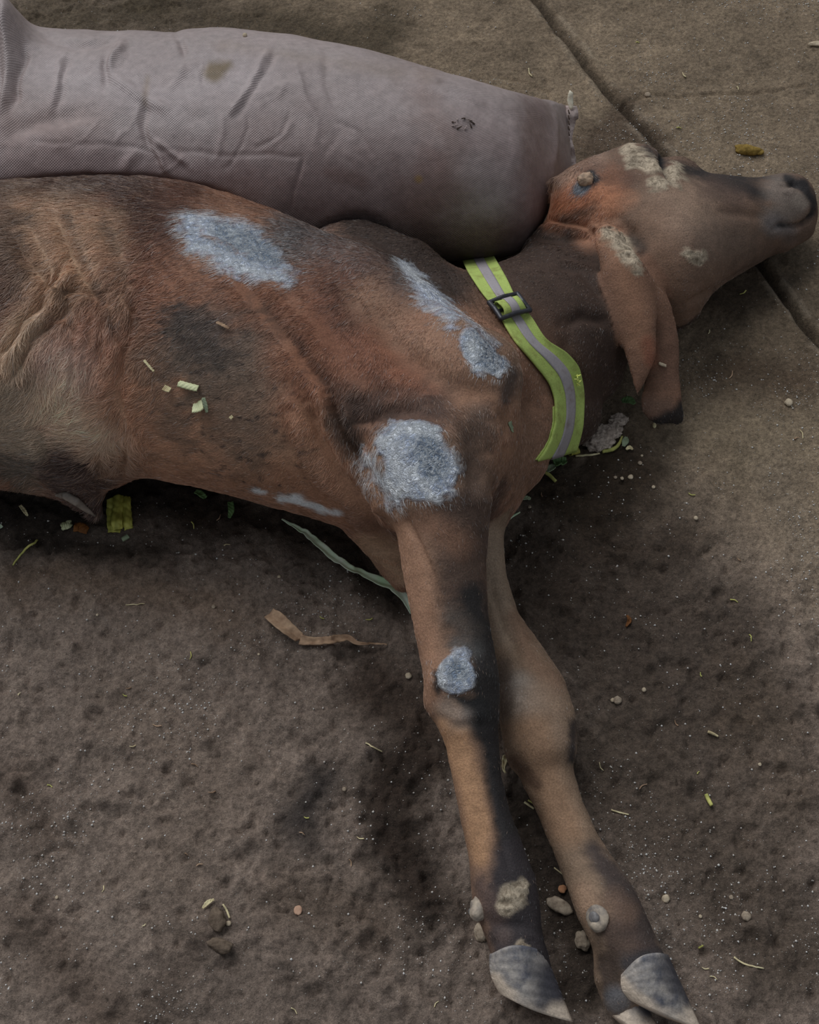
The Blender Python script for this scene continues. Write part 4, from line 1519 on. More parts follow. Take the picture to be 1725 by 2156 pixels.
spaint([(925, 175)], 9, 8, (76, 64, 60), .6, 10)
spaint([(882, 377)], 8, 5, (120, 96, 60), .8, 5)
spaint([(690, 360), (760, 380)], 8, 16, (92, 72, 68), .5, 20)
SCOL *= (1 + .12 * q1 + .10 * q2)[:, None]
attr(sack, 'tone', np.clip(SCOL, .003, .9))
uvl = sack.data.uv_layers.new(name='weave')
lu = np.repeat(sx, NVs)
arc = (np.arange(NVs)[None] * (2 * np.pi * np.sqrt((sa ** 2 + sb ** 2) / 2) / NVs)[:, None] * 0 + np.cumsum(np.linalg.norm(np.diff(np.stack([np.append(sa.max() * cx, sa.max() * cx[0]), np.append(sb.max() * sz_, sb.max() * sz_[0])], 1), axis=0), axis=1))[None]).ravel()
li = np.empty(len(sack.data.loops), np.int32)
sack.data.loops.foreach_get('vertex_index', li)
uvl.data.foreach_set('uv', np.stack([lu[li], arc[li]], 1).astype(np.float32).ravel())
sm_ = Mat('woven_plastic_sack')
uv = sm_.n('UVMap', uv_map='weave').outputs[0]
sep = sm_.n('SeparateXYZ')
sm_.s(sep.inputs[0], uv)
PIT = 2 * math.pi / 0.0042
wa = sm_.math('SINE', sm_.math('MULTIPLY', sep.outputs[0], PIT))
wb = sm_.math('SINE', sm_.math('MULTIPLY', sep.outputs[1], PIT))
weave = sm_.math('MULTIPLY', wa, wb)
sn1 = sm_.noise(90, 5, .65)
sn2 = sm_.noise(26, 5, .6)
tcol = sm_.mix(1.0, sm_.at('tone').outputs['Color'], sm_.ramp(sn1, [(.3, .84), (.7, 1.16)]), 'MULTIPLY')
tcol = sm_.mix(1.0, tcol, sm_.ramp(sm_.math('MULTIPLY_ADD', weave, .5, .5), [(0, .9), (1, 1.07)]), 'MULTIPLY')
sm_.set(Base_Color=tcol, Roughness=sm_.ramp(sn2, [(.35, .36), (.65, .58)]), Specular_IOR_Level=.5,
        Normal=sm_.bump(sm_.math('ADD', weave, sm_.math('MULTIPLY', sn1, 3.0)), .38, .0012))
sack.data.materials.append(sm_.m)
sackE = empty('sack', P(600, 330, 0))
put(sack, sackE)
tag(sackE, 'big filled grey mauve woven sack lying behind the calf', 'sack')

# hem of the sack: folded flap, stitching and loose thread
hem_m = simple('sack_hem', (96, 84, 82), (150, 140, 138), .7, 120, .3, .5, .002)
dark_m = simple('dark_hem_thread', (46, 38, 34), (70, 60, 54), .9, 200, .2, .5, .001)  # dark brown thread of the stitches and frayed ends
hv_, hf_ = [], []
NH_ = 40
for i in range(NH_):
    t = i / (NH_ - 1)
    y = 224 + t * 132
    w = .012 + .003 * math.sin(t * 9) + (.004 if t < .2 else 0)
    z = .078 - .02 * t + .004 * math.sin(t * 13)
    a = P(1194, y, z)
    for (dx, dz) in ((-.002, .002), (w, .001 + .002 * math.sin(t * 21)), (w, -.001 + .002 * math.sin(t * 21)), (-.002, -.003)):
        hv_.append(a + np.array([dx, 0, dz]))
for i in range(NH_ - 1):
    for k in range(4):
        hf_.append([i * 4 + k, i * 4 + (k + 1) % 4, i * 4 + 4 + (k + 1) % 4, i * 4 + 4 + k])
hf_ += [[3, 2, 1, 0], [NH_ * 4 - 4, NH_ * 4 - 3, NH_ * 4 - 2, NH_ * 4 - 1]]
put(mesh_np('hem', hv_, hf_, hem_m), sackE)['label'] = 'sewn flat end hem'
for i in range(11):
    y = 232 + i * 11.5
    a, b = P(1197, y, .086 - .0016 * i), P(1199, y + 7, .085 - .0016 * i)
    put(lump('stitch', [Chain([(*a, .0014), (*b, .0014)], world=True)], .0009, dark_m, None), sackE)
tp = [P(1203, 226, .086), P(1201, 212, .092), P(1202, 198, .10), P(1200, 190, .102)]
put(lump('loose_thread', [Chain([(*tp[0], .004), (*tp[1], .0055), (*tp[2], .0045), (*tp[3], .0012)], (0, -.6, .8), .4, world=True)], .0011, simple('pale_thread', (150, 140, 126), (190, 180, 166), .8, 200), None), sackE)['label'] = 'pale frayed thread end'
SBVH = BVHTree.FromPolygons([tuple(v) for v in SV], [tuple(q) for q in SQ.tolist()])
# torn hole: frayed raised threads round a small dark slit
for k in range(9):
    an = k / 9 * 6.28 + .3
    h1_ = hit(975 + 15 * math.cos(an), 262 + 8 * math.sin(an), (SBVH,))
    h2_ = hit(975 + 24 * math.cos(an + .4), 262 + 12 * math.sin(an + .4), (SBVH,))
    a, b = np.array(h1_[0]) + np.array((0, 0, .004)), np.array(h2_[0]) + np.array((0, 0, .001))
    put(lump('frayed_thread', [Chain([(*a, .0008), (*b, .0013)], world=True)], .0008, hem_m if k % 2 else dark_m, None), sackE)

# ================================================================== COLLAR
lime = Mat('lime_fabric')
l1, l2 = lime.noise(500, 3, .7), lime.noise(45, 5, .65)
lime.set(Base_Color=lime.mix(lime.ramp(l2, [(.50, 0.0), (.78, .75)]), lime.mix(l1, alb((112, 130, 66)), alb((150, 168, 96))), alb((92, 84, 46))), Roughness=.75, Specular_IOR_Level=.25, Normal=lime.bump(l1, .5, .001))
refl = Mat('grey_reflective_stripe')
e1, e2 = refl.noise(300, 3, .6), refl.noise(38, 5, .65)
refl.set(Base_Color=refl.mix(refl.ramp(e2, [(.58, 0.0), (.78, .7)]), refl.mix(e1, alb((112, 109, 114)), alb((136, 133, 138))), alb((88, 72, 62))), Roughness=.5, Specular_IOR_Level=.4)
blackp = simple('black_plastic', (24, 24, 28), (38, 38, 44), .35, 200, .5, .2, .0005)
EL = [(962, 520), (978, 558), (1010, 610), (1045, 655), (1080, 712), (1128, 770), (1160, 815), (1169, 850), (1170, 880), (1163, 915), (1150, 945), (1133, 969)]
ER = [(1020, 500), (1046, 549), (1068, 588), (1090, 632), (1120, 668), (1150, 712), (1200, 748), (1222, 780), (1231, 840), (1229, 890), (1222, 925), (1216, 946)]


def resample(pts, n):
    pts = np.asarray(pts, float)
    s = np.concatenate([[0], np.cumsum(np.linalg.norm(np.diff(pts, axis=0), axis=1))])
    t = np.linspace(0, s[-1], n)
    return np.stack([catmull(t, s, pts[:, k]) for k in range(pts.shape[1])], 1)


NS, NWd = 150, 17
L2, R2 = resample(EL, NS), resample(ER, NS)
grid = np.zeros((NS, NWd, 3))
dgrid = np.zeros((NS, NWd))
for i in range(NS):
    for j in range(NWd):
        w = j / (NWd - 1)
        p = L2[i] * (1 - w) + R2[i] * w
        h = hit(p[0], p[1])
        dgrid[i, j] = (h[0] - CAMP).length
# a taut band bridges hollows: keep the nearer of the surface and its smoothed course
sm_d = dgrid.copy()
for _ in range(90):
    pad = np.pad(sm_d, ((1, 1), (1, 1)), 'edge')
    avg = (pad[:-2, 1:-1] + pad[2:, 1:-1] + .6 * pad[1:-1, :-2] + .6 * pad[1:-1, 2:]) / 3.2
    sm_d = np.minimum(avg, dgrid - .004)
for i in range(NS):
    for j in range(NWd):
        w = j / (NWd - 1)
        p = L2[i] * (1 - w) + R2[i] * w
        d = np.array([float(c) for c in ray(p[0], p[1])])
        grid[i, j] = np.array(CAMP) + d / np.linalg.norm(d) * (sm_d[i, j] - .0025)
# wrap on around the far and the lower side of the neck
def extend(g, at_end):
    rows = []
    base_, prev = (g[-1], g[-6]) if at_end else (g[0], g[5])
    dirn = (base_ - prev).mean(0)
    dirn[2] = 0
    dirn /= np.linalg.norm(dirn)
    z0 = base_[:, 2].copy()
    if at_end:                        # turns under the throat
        view = base_ - np.array(CAMP)
        view /= np.linalg.norm(view, axis=1)[:, None]
        for k in range(1, 13):
            t = k / 12
            r = base_ + view * (.05 * t) + dirn * .004 * math.sin(math.pi * t)
            r[:, 2] = np.maximum(r[:, 2], .004)
            rows.append(r)
        return np.array(rows)
    for k in range(1, 13):
        t = k / 12
        r = base_ + dirn * (.04 * math.sin(min(1, t * 1.2) * math.pi * .5))
        r[:, 2] = z0 * (1 - t) + .006 * t
        rows.append(r)
    for k in range(1, 5):
        r = rows[11] - dirn * .015 * k
        r[:, 2] = .006
        rows.append(r.copy())
    return np.array(rows)


band = np.concatenate([extend(grid, False)[::-1], grid, extend(grid, True)])


def ribbon(name, g, thick, mat, parent):
    n, m, _ = g.shape
    du = np.gradient(g, axis=0)
    dv = np.gradient(g, axis=1)
    nn = np.cross(du, dv)
    nn /= np.linalg.norm(nn, axis=2)[..., None] + 1e-9
    if (nn[..., 2]).mean() < 0:
        nn = -nn
    vs = np.concatenate([(g + nn * thick / 2).reshape(-1, 3), (g - nn * thick / 2).reshape(-1, 3)])
    fs = []
    M = n * m
    for i in range(n - 1):
        for j in range(m - 1):
            a = i * m + j
            fs.append([a, a + 1, a + m + 1, a + m])
            fs.append([M + a, M + a + m, M + a + m + 1, M + a + 1])
    for i in range(n - 1):
        a, b = i * m, i * m + m - 1
        fs.append([a, a + m, M + a + m, M + a])
        fs.append([b, M + b, M + b + m, b + m])
    for j in range(m - 1):
        fs.append([j, M + j, M + j + 1, j + 1])
        e = (n - 1) * m + j
        fs.append([e, e + 1, M + e + 1, M + e])
    o = mesh_np(name, vs, np.array(fs), mat)
    return put(o, parent)


collar = empty('collar', P(1150, 780, 0))
tag(collar, 'lime green collar with grey reflective stripe and black buckle', 'collar')
ribbon('band', band, .0024, lime.m, collar)['label'] = 'dusty lime green fabric band'


def sub_strip(g, a, b, lift, n=7):
    m = g.shape[1]
    out = np.zeros((g.shape[0], n, 3))
    du, dv = np.gradient(g, axis=0), np.gradient(g, axis=1)
    nn = np.cross(du, dv)
    nn /= np.linalg.norm(nn, axis=2)[..., None] + 1e-9
    if nn[..., 2].mean() < 0:
        nn = -nn
    for k in range(n):
        f = (a + (b - a) * k / (n - 1)) * (m - 1)
        i = min(int(f), m - 2)
        t = f - i
        out[:, k] = g[:, i] * (1 - t) + g[:, i + 1] * t + (nn[:, i] * (1 - t) + nn[:, i + 1] * t) * lift
    return out


ribbon('reflective_stripe', sub_strip(band, .345, .66, .0016), .0012, refl.m, collar)['label'] = 'grey reflective stripe'
def band_at(i, w, lift):
    g = sub_strip(band[max(0, i - 2):i + 3], w, w + .01, lift, 2)
    return g[min(2, i), 0]


# buckle: two side rails, three cross bars; the strap end loops over the middle
def find_row(py):
    u_, v_, _ = proj(band[:, NWd // 2])
    return 16 + int(np.argmin(np.abs(v_[16:-16] - py)))


# under layer of the doubled strap
ribbon('under_strap', sub_strip(band[find_row(840):-12], -.025, .4, -.003, 9), .002, lime.m, collar)
rA, rB, rC = find_row(634), find_row(652), find_row(667)
bw = [-.10, 1.10]


def bar(name, pts, r):
    ch = Chain([(*p, r) for p in pts], world=True)
    o = lump(name, [ch], .0013, blackp, None)
    return put(o, collar)


def xpt(i, w, lift):
    a, b = band_at(i, .0, lift), band_at(i, .98, lift)
    return a + (b - a) * w


buckle_parts = []
for i in (rA, rC):
    bar('buckle_bar', [xpt(i, bw[0], .006), xpt(i, .5, .0085), xpt(i, bw[1], .006)], .0034)
bar('buckle_bar', [xpt(rB, bw[0], .003), xpt(rB, bw[1], .003)], .0028)
for w in bw:
    bar('buckle_rail', [xpt(rA, w, .006), xpt(rB, w, .008), xpt(rC, w, .006)], .0038)
lg = np.zeros((26, 11, 3))
for i in range(26):
    t = i / 25
    ra_ = rA + (rC - rA) * (0.12 + .8 * t)
    i0_ = int(ra_)
    f_ = ra_ - i0_
    for j in range(11):
        w = .08 + .92 * j / 10
        lift = .004 + .0105 * math.sin(math.pi * min(1, t * .98 + .02)) ** .6
        lg[i, j] = xpt(i0_, w, lift) * (1 - f_) + xpt(min(i0_ + 1, len(band) - 1), w, lift) * f_
ribbon('strap_loop', lg, .002, lime.m, collar)
ribbon('reflective_stripe', sub_strip(lg, .33, .72, .0015), .001, refl.m, collar)
thr = simple('lime_thread', (170, 190, 80), (206, 216, 120), .8, 200)
for k in range(6):
    p = [band_at(find_row(798 + k * 4), .80 + .03 * math.sin(k * 2.1 + s), .003 + .002 * s) for s in (0, 1, 2)]
    p[1] = p[1] + np.array([.004 * math.cos(k * 1.7), .004 * math.sin(k * 1.7), .002])
    put(lump('frayed_thread', [Chain([(*q, .0009) for q in p], world=True)], .0007, thr, None), collar)

# ================================================================== LITTER ON THE FLOOR AND ON THE CALF
def gpt(px, py, lift=0.0, on=None):
    h = hit(px, py, on or (FBVH,))
    return np.array(h[0]) + np.array((0, 0, lift))


def blade(name, path, widths, mat, label, cat, thick=.0009, fold_=.35, lift=.004, group=None, on=None, bow=0.0, nw=7, twist=0.0):
    """leaf or straw lying along picture points, with a folded midrib; real thickness"""
    n = max(14, int(8 * len(path)))
    c = resample(path, n) if len(path) > 1 else np.array(path)
    pts = np.array([gpt(p[0], p[1], 0, on) for p in c])
    zz_ = pts[:, 2].copy()
    for _ in range(6):
        zz_ = np.maximum(np.convolve(np.pad(zz_, 2, 'edge'), np.ones(5) / 5, 'valid'), pts[:, 2])
    pts[:, 2] = zz_ + lift
    s = np.linspace(0, 1, n)
    pts[:, 2] += bow * np.sin(math.pi * s)
    wd = catmull(s, np.linspace(0, 1, len(widths)), widths) * depth(pts) / FPX / 2
    tg = np.gradient(pts, axis=0)
    tg /= np.linalg.norm(tg, axis=1)[:, None] + 1e-9
    sd_ = np.cross(tg, np.array([0, 0, 1.0]))
    sd_ /= np.linalg.norm(sd_, axis=1)[:, None] + 1e-9
    g = np.zeros((n, nw, 3))
    for j in range(nw):
        w = j / (nw - 1) * 2 - 1
        tw = twist * (s - .5)
        g[:, j] = pts + sd_ * (wd * w * np.cos(tw))[:, None]
        g[:, j, 2] += wd * (fold_ * abs(w) + np.sin(tw) * w) + .0006 * np.sin(s * 31 + w * 4)
    g[:, :, 2] = np.maximum(g[:, :, 2], np.array([floor_h_fast(x, y) for x, y in g[:, nw // 2, :2]])[:, None] + .001) if on is None else g[:, :, 2]
    o = ribbon(name, g, thick, mat, None) if False else _ribbon_free(name, g, thick, mat)
    return tag(o, label, cat, group)


def floor_h_fast(x, y):
    loc = FBVH.ray_cast(Vector((float(x), float(y), .5)), Vector((0, 0, -1)))[0]
    return loc.z if loc else 0.0


def _ribbon_free(name, g, thick, mat):
    class _E:
        pass
    n, m, _ = g.shape
    du, dv = np.gradient(g, axis=0), np.gradient(g, axis=1)
    nn = np.cross(du, dv)
    nn /= np.linalg.norm(nn, axis=2)[..., None] + 1e-9
    nn[nn[..., 2] < 0] *= -1
    vs = np.concatenate([(g + nn * thick / 2).reshape(-1, 3), (g - nn * thick / 2).reshape(-1, 3)])
    fs = []
    M = n * m
    for i in range(n - 1):
        for j in range(m - 1):
            a = i * m + j
            fs.append([a, a + 1, a + m + 1, a + m])
            fs.append([M + a, M + a + m, M + a + m + 1, M + a + 1])
        a, b = i * m, i * m + m - 1
        fs.append([a, a + m, M + a + m, M + a])
        fs.append([b, M + b, M + b + m, b + m])
    for j in range(m - 1):
        fs.append([j, M + j, M + j + 1, j + 1])
        e = (n - 1) * m + j
        fs.append([e, e + 1, M + e + 1, M + e])
    return mesh_np(name, vs, np.array(fs), mat)


def stem(name, path, rpx, mat, label, cat, lift=0.0, group=None, on=None, hollow=False):
    """round stem piece lying along picture points, optionally an open tube"""
    n = max(10, 6 * len(path))
    c = resample(path, n)
    pts = np.array([gpt(p[0], p[1], 0, on) for p in c])
    rs = np.interp(np.linspace(0, 1, n), np.linspace(0, 1, np.size(rpx)), np.atleast_1d(rpx)) * depth(pts) / FPX
    pts[:, 2] = np.convolve(np.pad(pts[:, 2], 2, 'edge'), np.ones(5) / 5, 'valid') + rs + lift + .0008
    tg = np.gradient(pts, axis=0)
    tg /= np.linalg.norm(tg, axis=1)[:, None] + 1e-9
    s1 = np.cross(tg, np.array([0, 0, 1.0]))
    s1 /= np.linalg.norm(s1, axis=1)[:, None] + 1e-9
    s2 = np.cross(s1, tg)
    K = 10
    vs, fs = [], []
    for i in range(n):
        for k in range(K):
            a = k / K * 2 * math.pi
            vs.append(pts[i] + (s1[i] * math.cos(a) + s2[i] * math.sin(a)) * rs[i] * (1 + .06 * math.sin(3 * a)))
    for i in range(n - 1):
        for k in range(K):
            fs.append([i * K + k, i * K + (k + 1) % K, (i + 1) * K + (k + 1) % K, (i + 1) * K + k])
    if hollow:
        b0 = len(vs)
        for i in range(n):
            for k in range(K):
                a = k / K * 2 * math.pi
                vs.append(pts[i] + (s1[i] * math.cos(a) + s2[i] * math.sin(a)) * rs[i] * .72)
        for i in range(n - 1):
            for k in range(K):
                fs.append([b0 + i * K + k, b0 + (i + 1) * K + k, b0 + (i + 1) * K + (k + 1) % K, b0 + i * K + (k + 1) % K])
        for e in (0, (n - 1) * K):
            for k in range(K):
                fs.append([e + k, e + (k + 1) % K, b0 + e + (k + 1) % K, b0 + e + k])
    else:
        fs.append(list(range(K))[::-1])
        fs.append([(n - 1) * K + k for k in range(K)])
    o = mesh_np(name, vs, fs, mat)
    return tag(o, label, cat, group)


def pebble(name, px, py, rpx, mat, label, cat, squash=.6, amp=.25, seed=0, group=None, elong=(1, 1), rot=0.0, on=None):
    bm = bmesh.new()
    bmesh.ops.create_icosphere(bm, subdivisions=5 if amp > .54 else 3 if rpx > 7 else 2, radius=1)
    o_ = gpt(px, py, 0, on)
    r = rpx * depth(o_) / FPX
    me = bpy.data.meshes.new(name)
    bm.to_mesh(me)
    bm.free()
    o = bpy.data.objects.new(name, me)
    COL.objects.link(o)
    c = coords(o)
    dirs = c / np.linalg.norm(c, axis=1)[:, None]
    c = dirs * (1 + amp * fbm(dirs + seed * 3.1, 3.0 if amp > .54 else 1.6, 5 if amp > .54 else 3, seed, .6))[:, None]
    c = c * np.array([elong[0], elong[1], squash]) * r
    ca2, sa2 = math.cos(rot), math.sin(rot)
    c = np.stack([c[:, 0] * ca2 - c[:, 1] * sa2, c[:, 0] * sa2 + c[:, 1] * ca2, c[:, 2]], 1)
    set_coords(o, c)
    me.polygons.foreach_set('use_smooth', np.ones(len(me.polygons), dtype=bool))
    o.location = tuple(o_ + np.array((0, 0, -c[:, 2].min() * .75)))
    me.materials.append(mat)
    return tag(o, label, cat, group)


leafgreen = simple('green_leaf', (140, 166, 134), (182, 204, 174), .5, 30, .4, .4, .001)
darkleaf = simple('dark_green_leaf', (58, 84, 50), (92, 120, 76), .55, 60, .4, .4, .001)
greyleaf = simple('grey_green_leaf', (88, 102, 84), (128, 140, 116), .6, 60, .35, .4, .001)
huskm = simple('dry_husk', (84, 64, 50), (156, 134, 112), .75, 40, .25, .7, .002)
strawm = simple('pale_straw', (140, 128, 100), (186, 174, 142), .7, 80, .3, .4, .001)
strawg = simple('green_straw', (116, 122, 66), (162, 160, 96), .65, 80, .3, .4, .001)
yellowm = simple('yellow_green_stalk', (96, 98, 36), (150, 150, 74), .5, 26, .4, .4, .001, (6, .5, 1))
palecut = simple('pale_cut_stem', (136, 142, 108), (190, 190, 152), .6, 70, .3, .4, .001)
brownbit = simple('brown_stalk', (66, 40, 18), (110, 70, 32), .7, 60, .3, .4, .001)
dungm = simple('yellow_brown_dung', (78, 64, 30), (124, 104, 52), .85, 120, .2, .8, .003)
fluffm = simple('grey_chewed_fibre', (92, 84, 78), (160, 150, 142), .9, 160, .15, 1.0, .003)
stonem = simple('grey_mud_chip', (88, 78, 68), (142, 132, 118), .9, 120, .2, .7, .002)
whitem = simple('pale_pebble', (118, 108, 92), (168, 158, 140), .85, 120, .2, .5, .001)
redm = simple('red_bit', (120, 40, 20), (160, 60, 30), .7, 80)

# --- large pieces
blade('grass_leaf', [(595, 1101), (625, 1122), (665, 1154), (705, 1192), (745, 1217), (790, 1236), (828, 1250), (850, 1268), (866, 1300)], [2, 10, 15, 17, 15, 14, 22, 20, 5], leafgreen,
      'long pale green grass leaf on the soil beside the foreleg', 'leaf', .0011, .55, .010, bow=.012, nw=9)
blade('dry_husk', [(568, 1298), (588, 1318), (612, 1338), (632, 1350)], [26, 32, 30, 26], huskm, 'broad crumpled dry brown husk lying on the open soil', 'husk', .0016, .5, .006, bow=.008, nw=11, twist=.5)
blade('dry_husk', [(632, 1352), (665, 1358), (700, 1356), (728, 1352), (760, 1362), (815, 1361)], [22, 16, 18, 12, 5, 2], huskm, 'narrow dark dry husk tail pointing toward the foreleg', 'husk', .0014, .5, .005, bow=.005, nw=9, twist=.8)
stk = empty('banana_stalk', gpt(252, 1095))
tag(stk, 'chunk of yellow green ribbed plant stalk under the belly', 'stalk')
for k, (x0, x1, w, lz) in enumerate(((241, 243, 26, .002), (254, 250, 20, .009), (268, 271, 18, .004))):
    o = blade('stalk_rib', [(x0, 1056), (x0 * .7 + x1 * .3, 1082), (x1, 1108), (x1 + (4 if k else 0), 1128 - 4 * (k == 2))], [w, w * 1.05, w * 1.1, w * .9], yellowm, None, None, .004, -.5, lz + .008, nw=9)
    put(o, stk)
stem('cut_stem', [(258, 1140), (272, 1132)], 5, greyleaf, 'small grey tube piece below the yellow green stalk', 'stem', hollow=True)
# --- cut pieces on the ground under the belly
for k in range(3):
    pass
blade('cut_stem', [(131, 1113), (140, 1110), (151, 1106)], [17, 18, 16], palecut, 'pale yellow ribbed cut stem left of the stalk chunk', 'stem', .003, -.4, .006)
blade('cut_stem', [(157, 1112), (168, 1112), (186, 1120)], [20, 22, 16], brownbit, 'dark brown cut stem beside the pale ribbed one', 'stem', .002, -.3, .004)
stem('cut_stem', [(278, 1013), (301, 1008)], 5.5, palecut, 'pale green hollow stem piece stuck against the belly edge', 'stem', .02, hollow=True)
stem('curved_stem', [(80, 1140), (60, 1153), (44, 1170), (28, 1191)], [2.2, 2.4, 2, 1.6], strawg, 'thin curved green stem on the soil at the left edge', 'stem')
blade('leaf_scrap', [(0, 1108), (4, 1114)], [8, 9], leafgreen, 'green leaf scrap cut off by the left edge', 'leaf', .001, .2, .003)
blade('leaf_scrap', [(412, 1038), (424, 1044), (434, 1052)], [10, 14, 10], darkleaf, 'dark green leaf scrap under the belly, left one', 'leaf', .001, .3, .004)
blade('leaf_scrap', [(486, 1060), (488, 1076), (484, 1094)], [12, 13, 6], darkleaf, 'dark green leaf scrap under the belly, right one', 'leaf', .001, .3, .004)
blade('leaf_scrap', [(44, 1068), (52, 1078), (60, 1090)], [6, 8, 4], strawm, 'pale curled leaf scrap in the belly shadow', 'leaf', .001, .5, .004)
# --- bits on the coat
blade('cut_stem', [(377, 812), (397, 818), (418, 823)], [15, 16, 15], palecut, 'pale ribbed stem piece lying on the flank', 'stem', .0018, -.35, .006, on=(BVH,))
blade('leaf_scrap', [(407, 866), (418, 864), (428, 858)], [24, 26, 24], palecut, 'square pale green leaf scrap lying on the flank', 'leaf', .0012, .1, .006, on=(BVH,))
blade('leaf_scrap', [(430, 846), (434, 860), (438, 878)], [7, 9, 5], greyleaf, 'narrow green leaf scrap touching the square one', 'leaf', .0012, .2, .008, on=(BVH,))
blade('leaf_scrap', [(346, 822), (352, 825), (360, 828)], [14, 14, 12], strawm, 'tiny tan leaf scrap left of the pale stem', 'leaf', .001, .1, .006, on=(BVH,))
blade('straw', [(305, 764), (315, 776), (326, 788)], [5, 5, 4], strawm, 'short tan straw lying on the flank', 'straw', .0014, .1, .005, on=(BVH,))
blade('straw', [(457, 684), (470, 690), (484, 698)], [6, 7, 5], huskm, 'brown straw stuck in the flank coat', 'straw', .0014, .1, .005, on=(BVH,))
blade('leaf_scrap', [(486, 882), (490, 886)], [9, 8], strawm, 'tan crumb on the lower flank', 'leaf', .001, .1, .005, on=(BVH,))
blade('leaf_scrap', [(1073, 893), (1076, 902), (1080, 913)], [9, 10, 9], greyleaf, 'blue grey leaf scrap stuck on the chest', 'leaf', .0012, -.2, .005, on=(BVH,))
blade('straw', [(1387, 768), (1394, 771), (1402, 774)], [6, 7, 6], whitem, 'white chip lying on the ear', 'chip', .002, -.2, .004, on=(BVH,))
# --- heap by the collar
blade('leaf_scrap', [(1166, 984), (1180, 978), (1192, 976)], [16, 30, 12], darkleaf, 'dark green folded leaf below the collar end', 'leaf', .001, .5, .008)
blade('leaf_scrap', [(1150, 996), (1160, 990), (1168, 986)], [12, 16, 10], greyleaf, 'grey green leaf scrap below the collar end', 'leaf', .001, .3, .006)
stem('cut_stem', [(1136, 988), (1156, 1003), (1170, 1016)], [4.5, 4, 3.5], strawg, 'olive stem piece below the collar end', 'stem')
stem('cut_stem', [(1199, 958), (1218, 953)], 8, yellowm, 'yellow tube of stem at the corner of the collar', 'stem', hollow=True)
stem('straw', [(1212, 962), (1238, 960), (1262, 957)], [2.2, 2.2, 2], strawm, 'straight pale straw beside the yellow tube', 'straw')
stem('curved_stem', [(1268, 954), (1290, 949), (1304, 936), (1310, 920)], [4, 4.5, 3.5, 2], strawg, 'curved yellow stem around the grey fibre lump', 'stem')
blade('leaf_scrap', [(1238, 876), (1246, 886), (1252, 896)], [9, 16, 8], greyleaf, 'grey green leaf between collar and neck bulge', 'leaf', .001, .3, .03)
blade('leaf_scrap', [(1228, 916), (1238, 910)], [14, 12], greyleaf, 'small green leaf right beside the collar edge', 'leaf', .001, .3, .006)
blade('leaf_scrap', [(1308, 852), (1322, 850), (1334, 858)], [10, 18, 10], darkleaf, 'dark green leaf beside the ear tip', 'leaf', .001, .4, .008)
blade('leaf_scrap', [(1312, 944), (1316, 934), (1318, 924)], [6, 14, 5], greyleaf, 'small oval leaf right of the fibre lump', 'leaf', .001, .3, .005)
blade('leaf_scrap', [(1318, 950), (1325, 946), (1332, 950)], [4, 9, 4], strawm, 'tiny pale leaf right of the oval leaf', 'leaf', .001, .3, .004)
for (x, y, r, lb) in ((1262, 930, 30, 'large grey lump of chewed fibre beside the collar'), (1284, 915, 20, 'medium grey lump of chewed fibre against the larger one'), (1300, 890, 17, 'small grey lump of chewed fibre near the ear tip')):
    pebble('fibre_lump', x, y, r, fluffm, lb, 'lump', .5, .55, int(x), None, (1.2, .9), .5)
stem('green_grass', [(1056, 1112), (1075, 1092), (1095, 1080)], [4, 3, 1.5], leafgreen, 'green grass stem poking out behind the lower foreleg', 'stem')
stem('green_grass', [(1066, 1088), (1085, 1066), (1104, 1040)], [1.5, 1.6, 1], strawg, 'thin upright grass stem near the lower foreleg', 'stem')
blade('leaf_scrap', [(1098, 1054), (1108, 1052), (1117, 1054)], [6, 10, 6], greyleaf, 'small grey leaf near the thin grass stem', 'leaf', .001, .3, .004)
# --- between and right of the legs
blade('curled_leaf', [(1078, 1590), (1064, 1602), (1060, 1622), (1064, 1632)], [5, 14, 8, 2], strawm, 'pale curled dry leaf between the two knees', 'leaf', .001, .6, .006)
stem('straw', [(1104, 1690), (1124, 1704)], [2.5, 2], strawm, 'short pale straw between the cannon bones', 'straw')
stem('straw', [(1112, 1686), (1130, 1696)], [2, 1.6], strawg, 'thin olive straw between the cannon bones', 'straw')
stem('straw', [(1167, 1828), (1180, 1838), (1190, 1846)], [1.5, 1.5, 1.2], strawm, 'thin straw above the mud chips between the legs', 'straw')
pebble('mud_chip', 1178, 1908, 24, stonem, 'flat grey mud chip between the two fetlocks', 'chip', .3, .4, 3, None, (1.15, .65), -.5)
pebble('mud_chip', 1226, 1982, 20, stonem, 'dull mud chip beside the lower hoof', 'chip', .4, .5, 8, None, (.75, 1.1), .3)
pebble('mud_chip', 1184, 1873, 9, simple('tan_chip', (130, 92, 66), (166, 124, 94), .8), 'small tan chip above the flat mud chip', 'chip', .5, .3, 9)
pebble('mud_chip', 1012, 1968, 17, stonem, 'grey mud chip left of the upper hoof', 'chip', .5, .5, 10, None, (.75, 1.2), .3)
stem('straw', [(1287, 1706), (1305, 1712), (1324, 1716)], [1.6, 1.8, 1.5], strawm, 'thin straw right of the lower cannon bone', 'straw')
stem('straw', [(1486, 1674), (1490, 1684), (1498, 1698)], [4, 4.5, 4], strawg, 'thick yellow straw on the soil at the right', 'straw')
stem('straw', [(1545, 2016), (1566, 2030), (1608, 2040)], [2, 2, 1.4], strawm, 'long pale straw near the lower right corner', 'straw')
stem('straw', [(770, 1565), (788, 1575), (805, 1584)], [1.6, 1.6, 1.3], strawm, 'thin pale straw left of the upper foreleg', 'straw')
stem('straw', [(1490, 1542), (1502, 1547), (1512, 1552)], [3, 3, 2], strawm, 'short pale straw on the soil right of the knees', 'straw')
stem('straw', [(265, 1275), (305, 1272)], [1, 1], strawm, 'hair thin pale fibre on the open soil at left', 'straw')
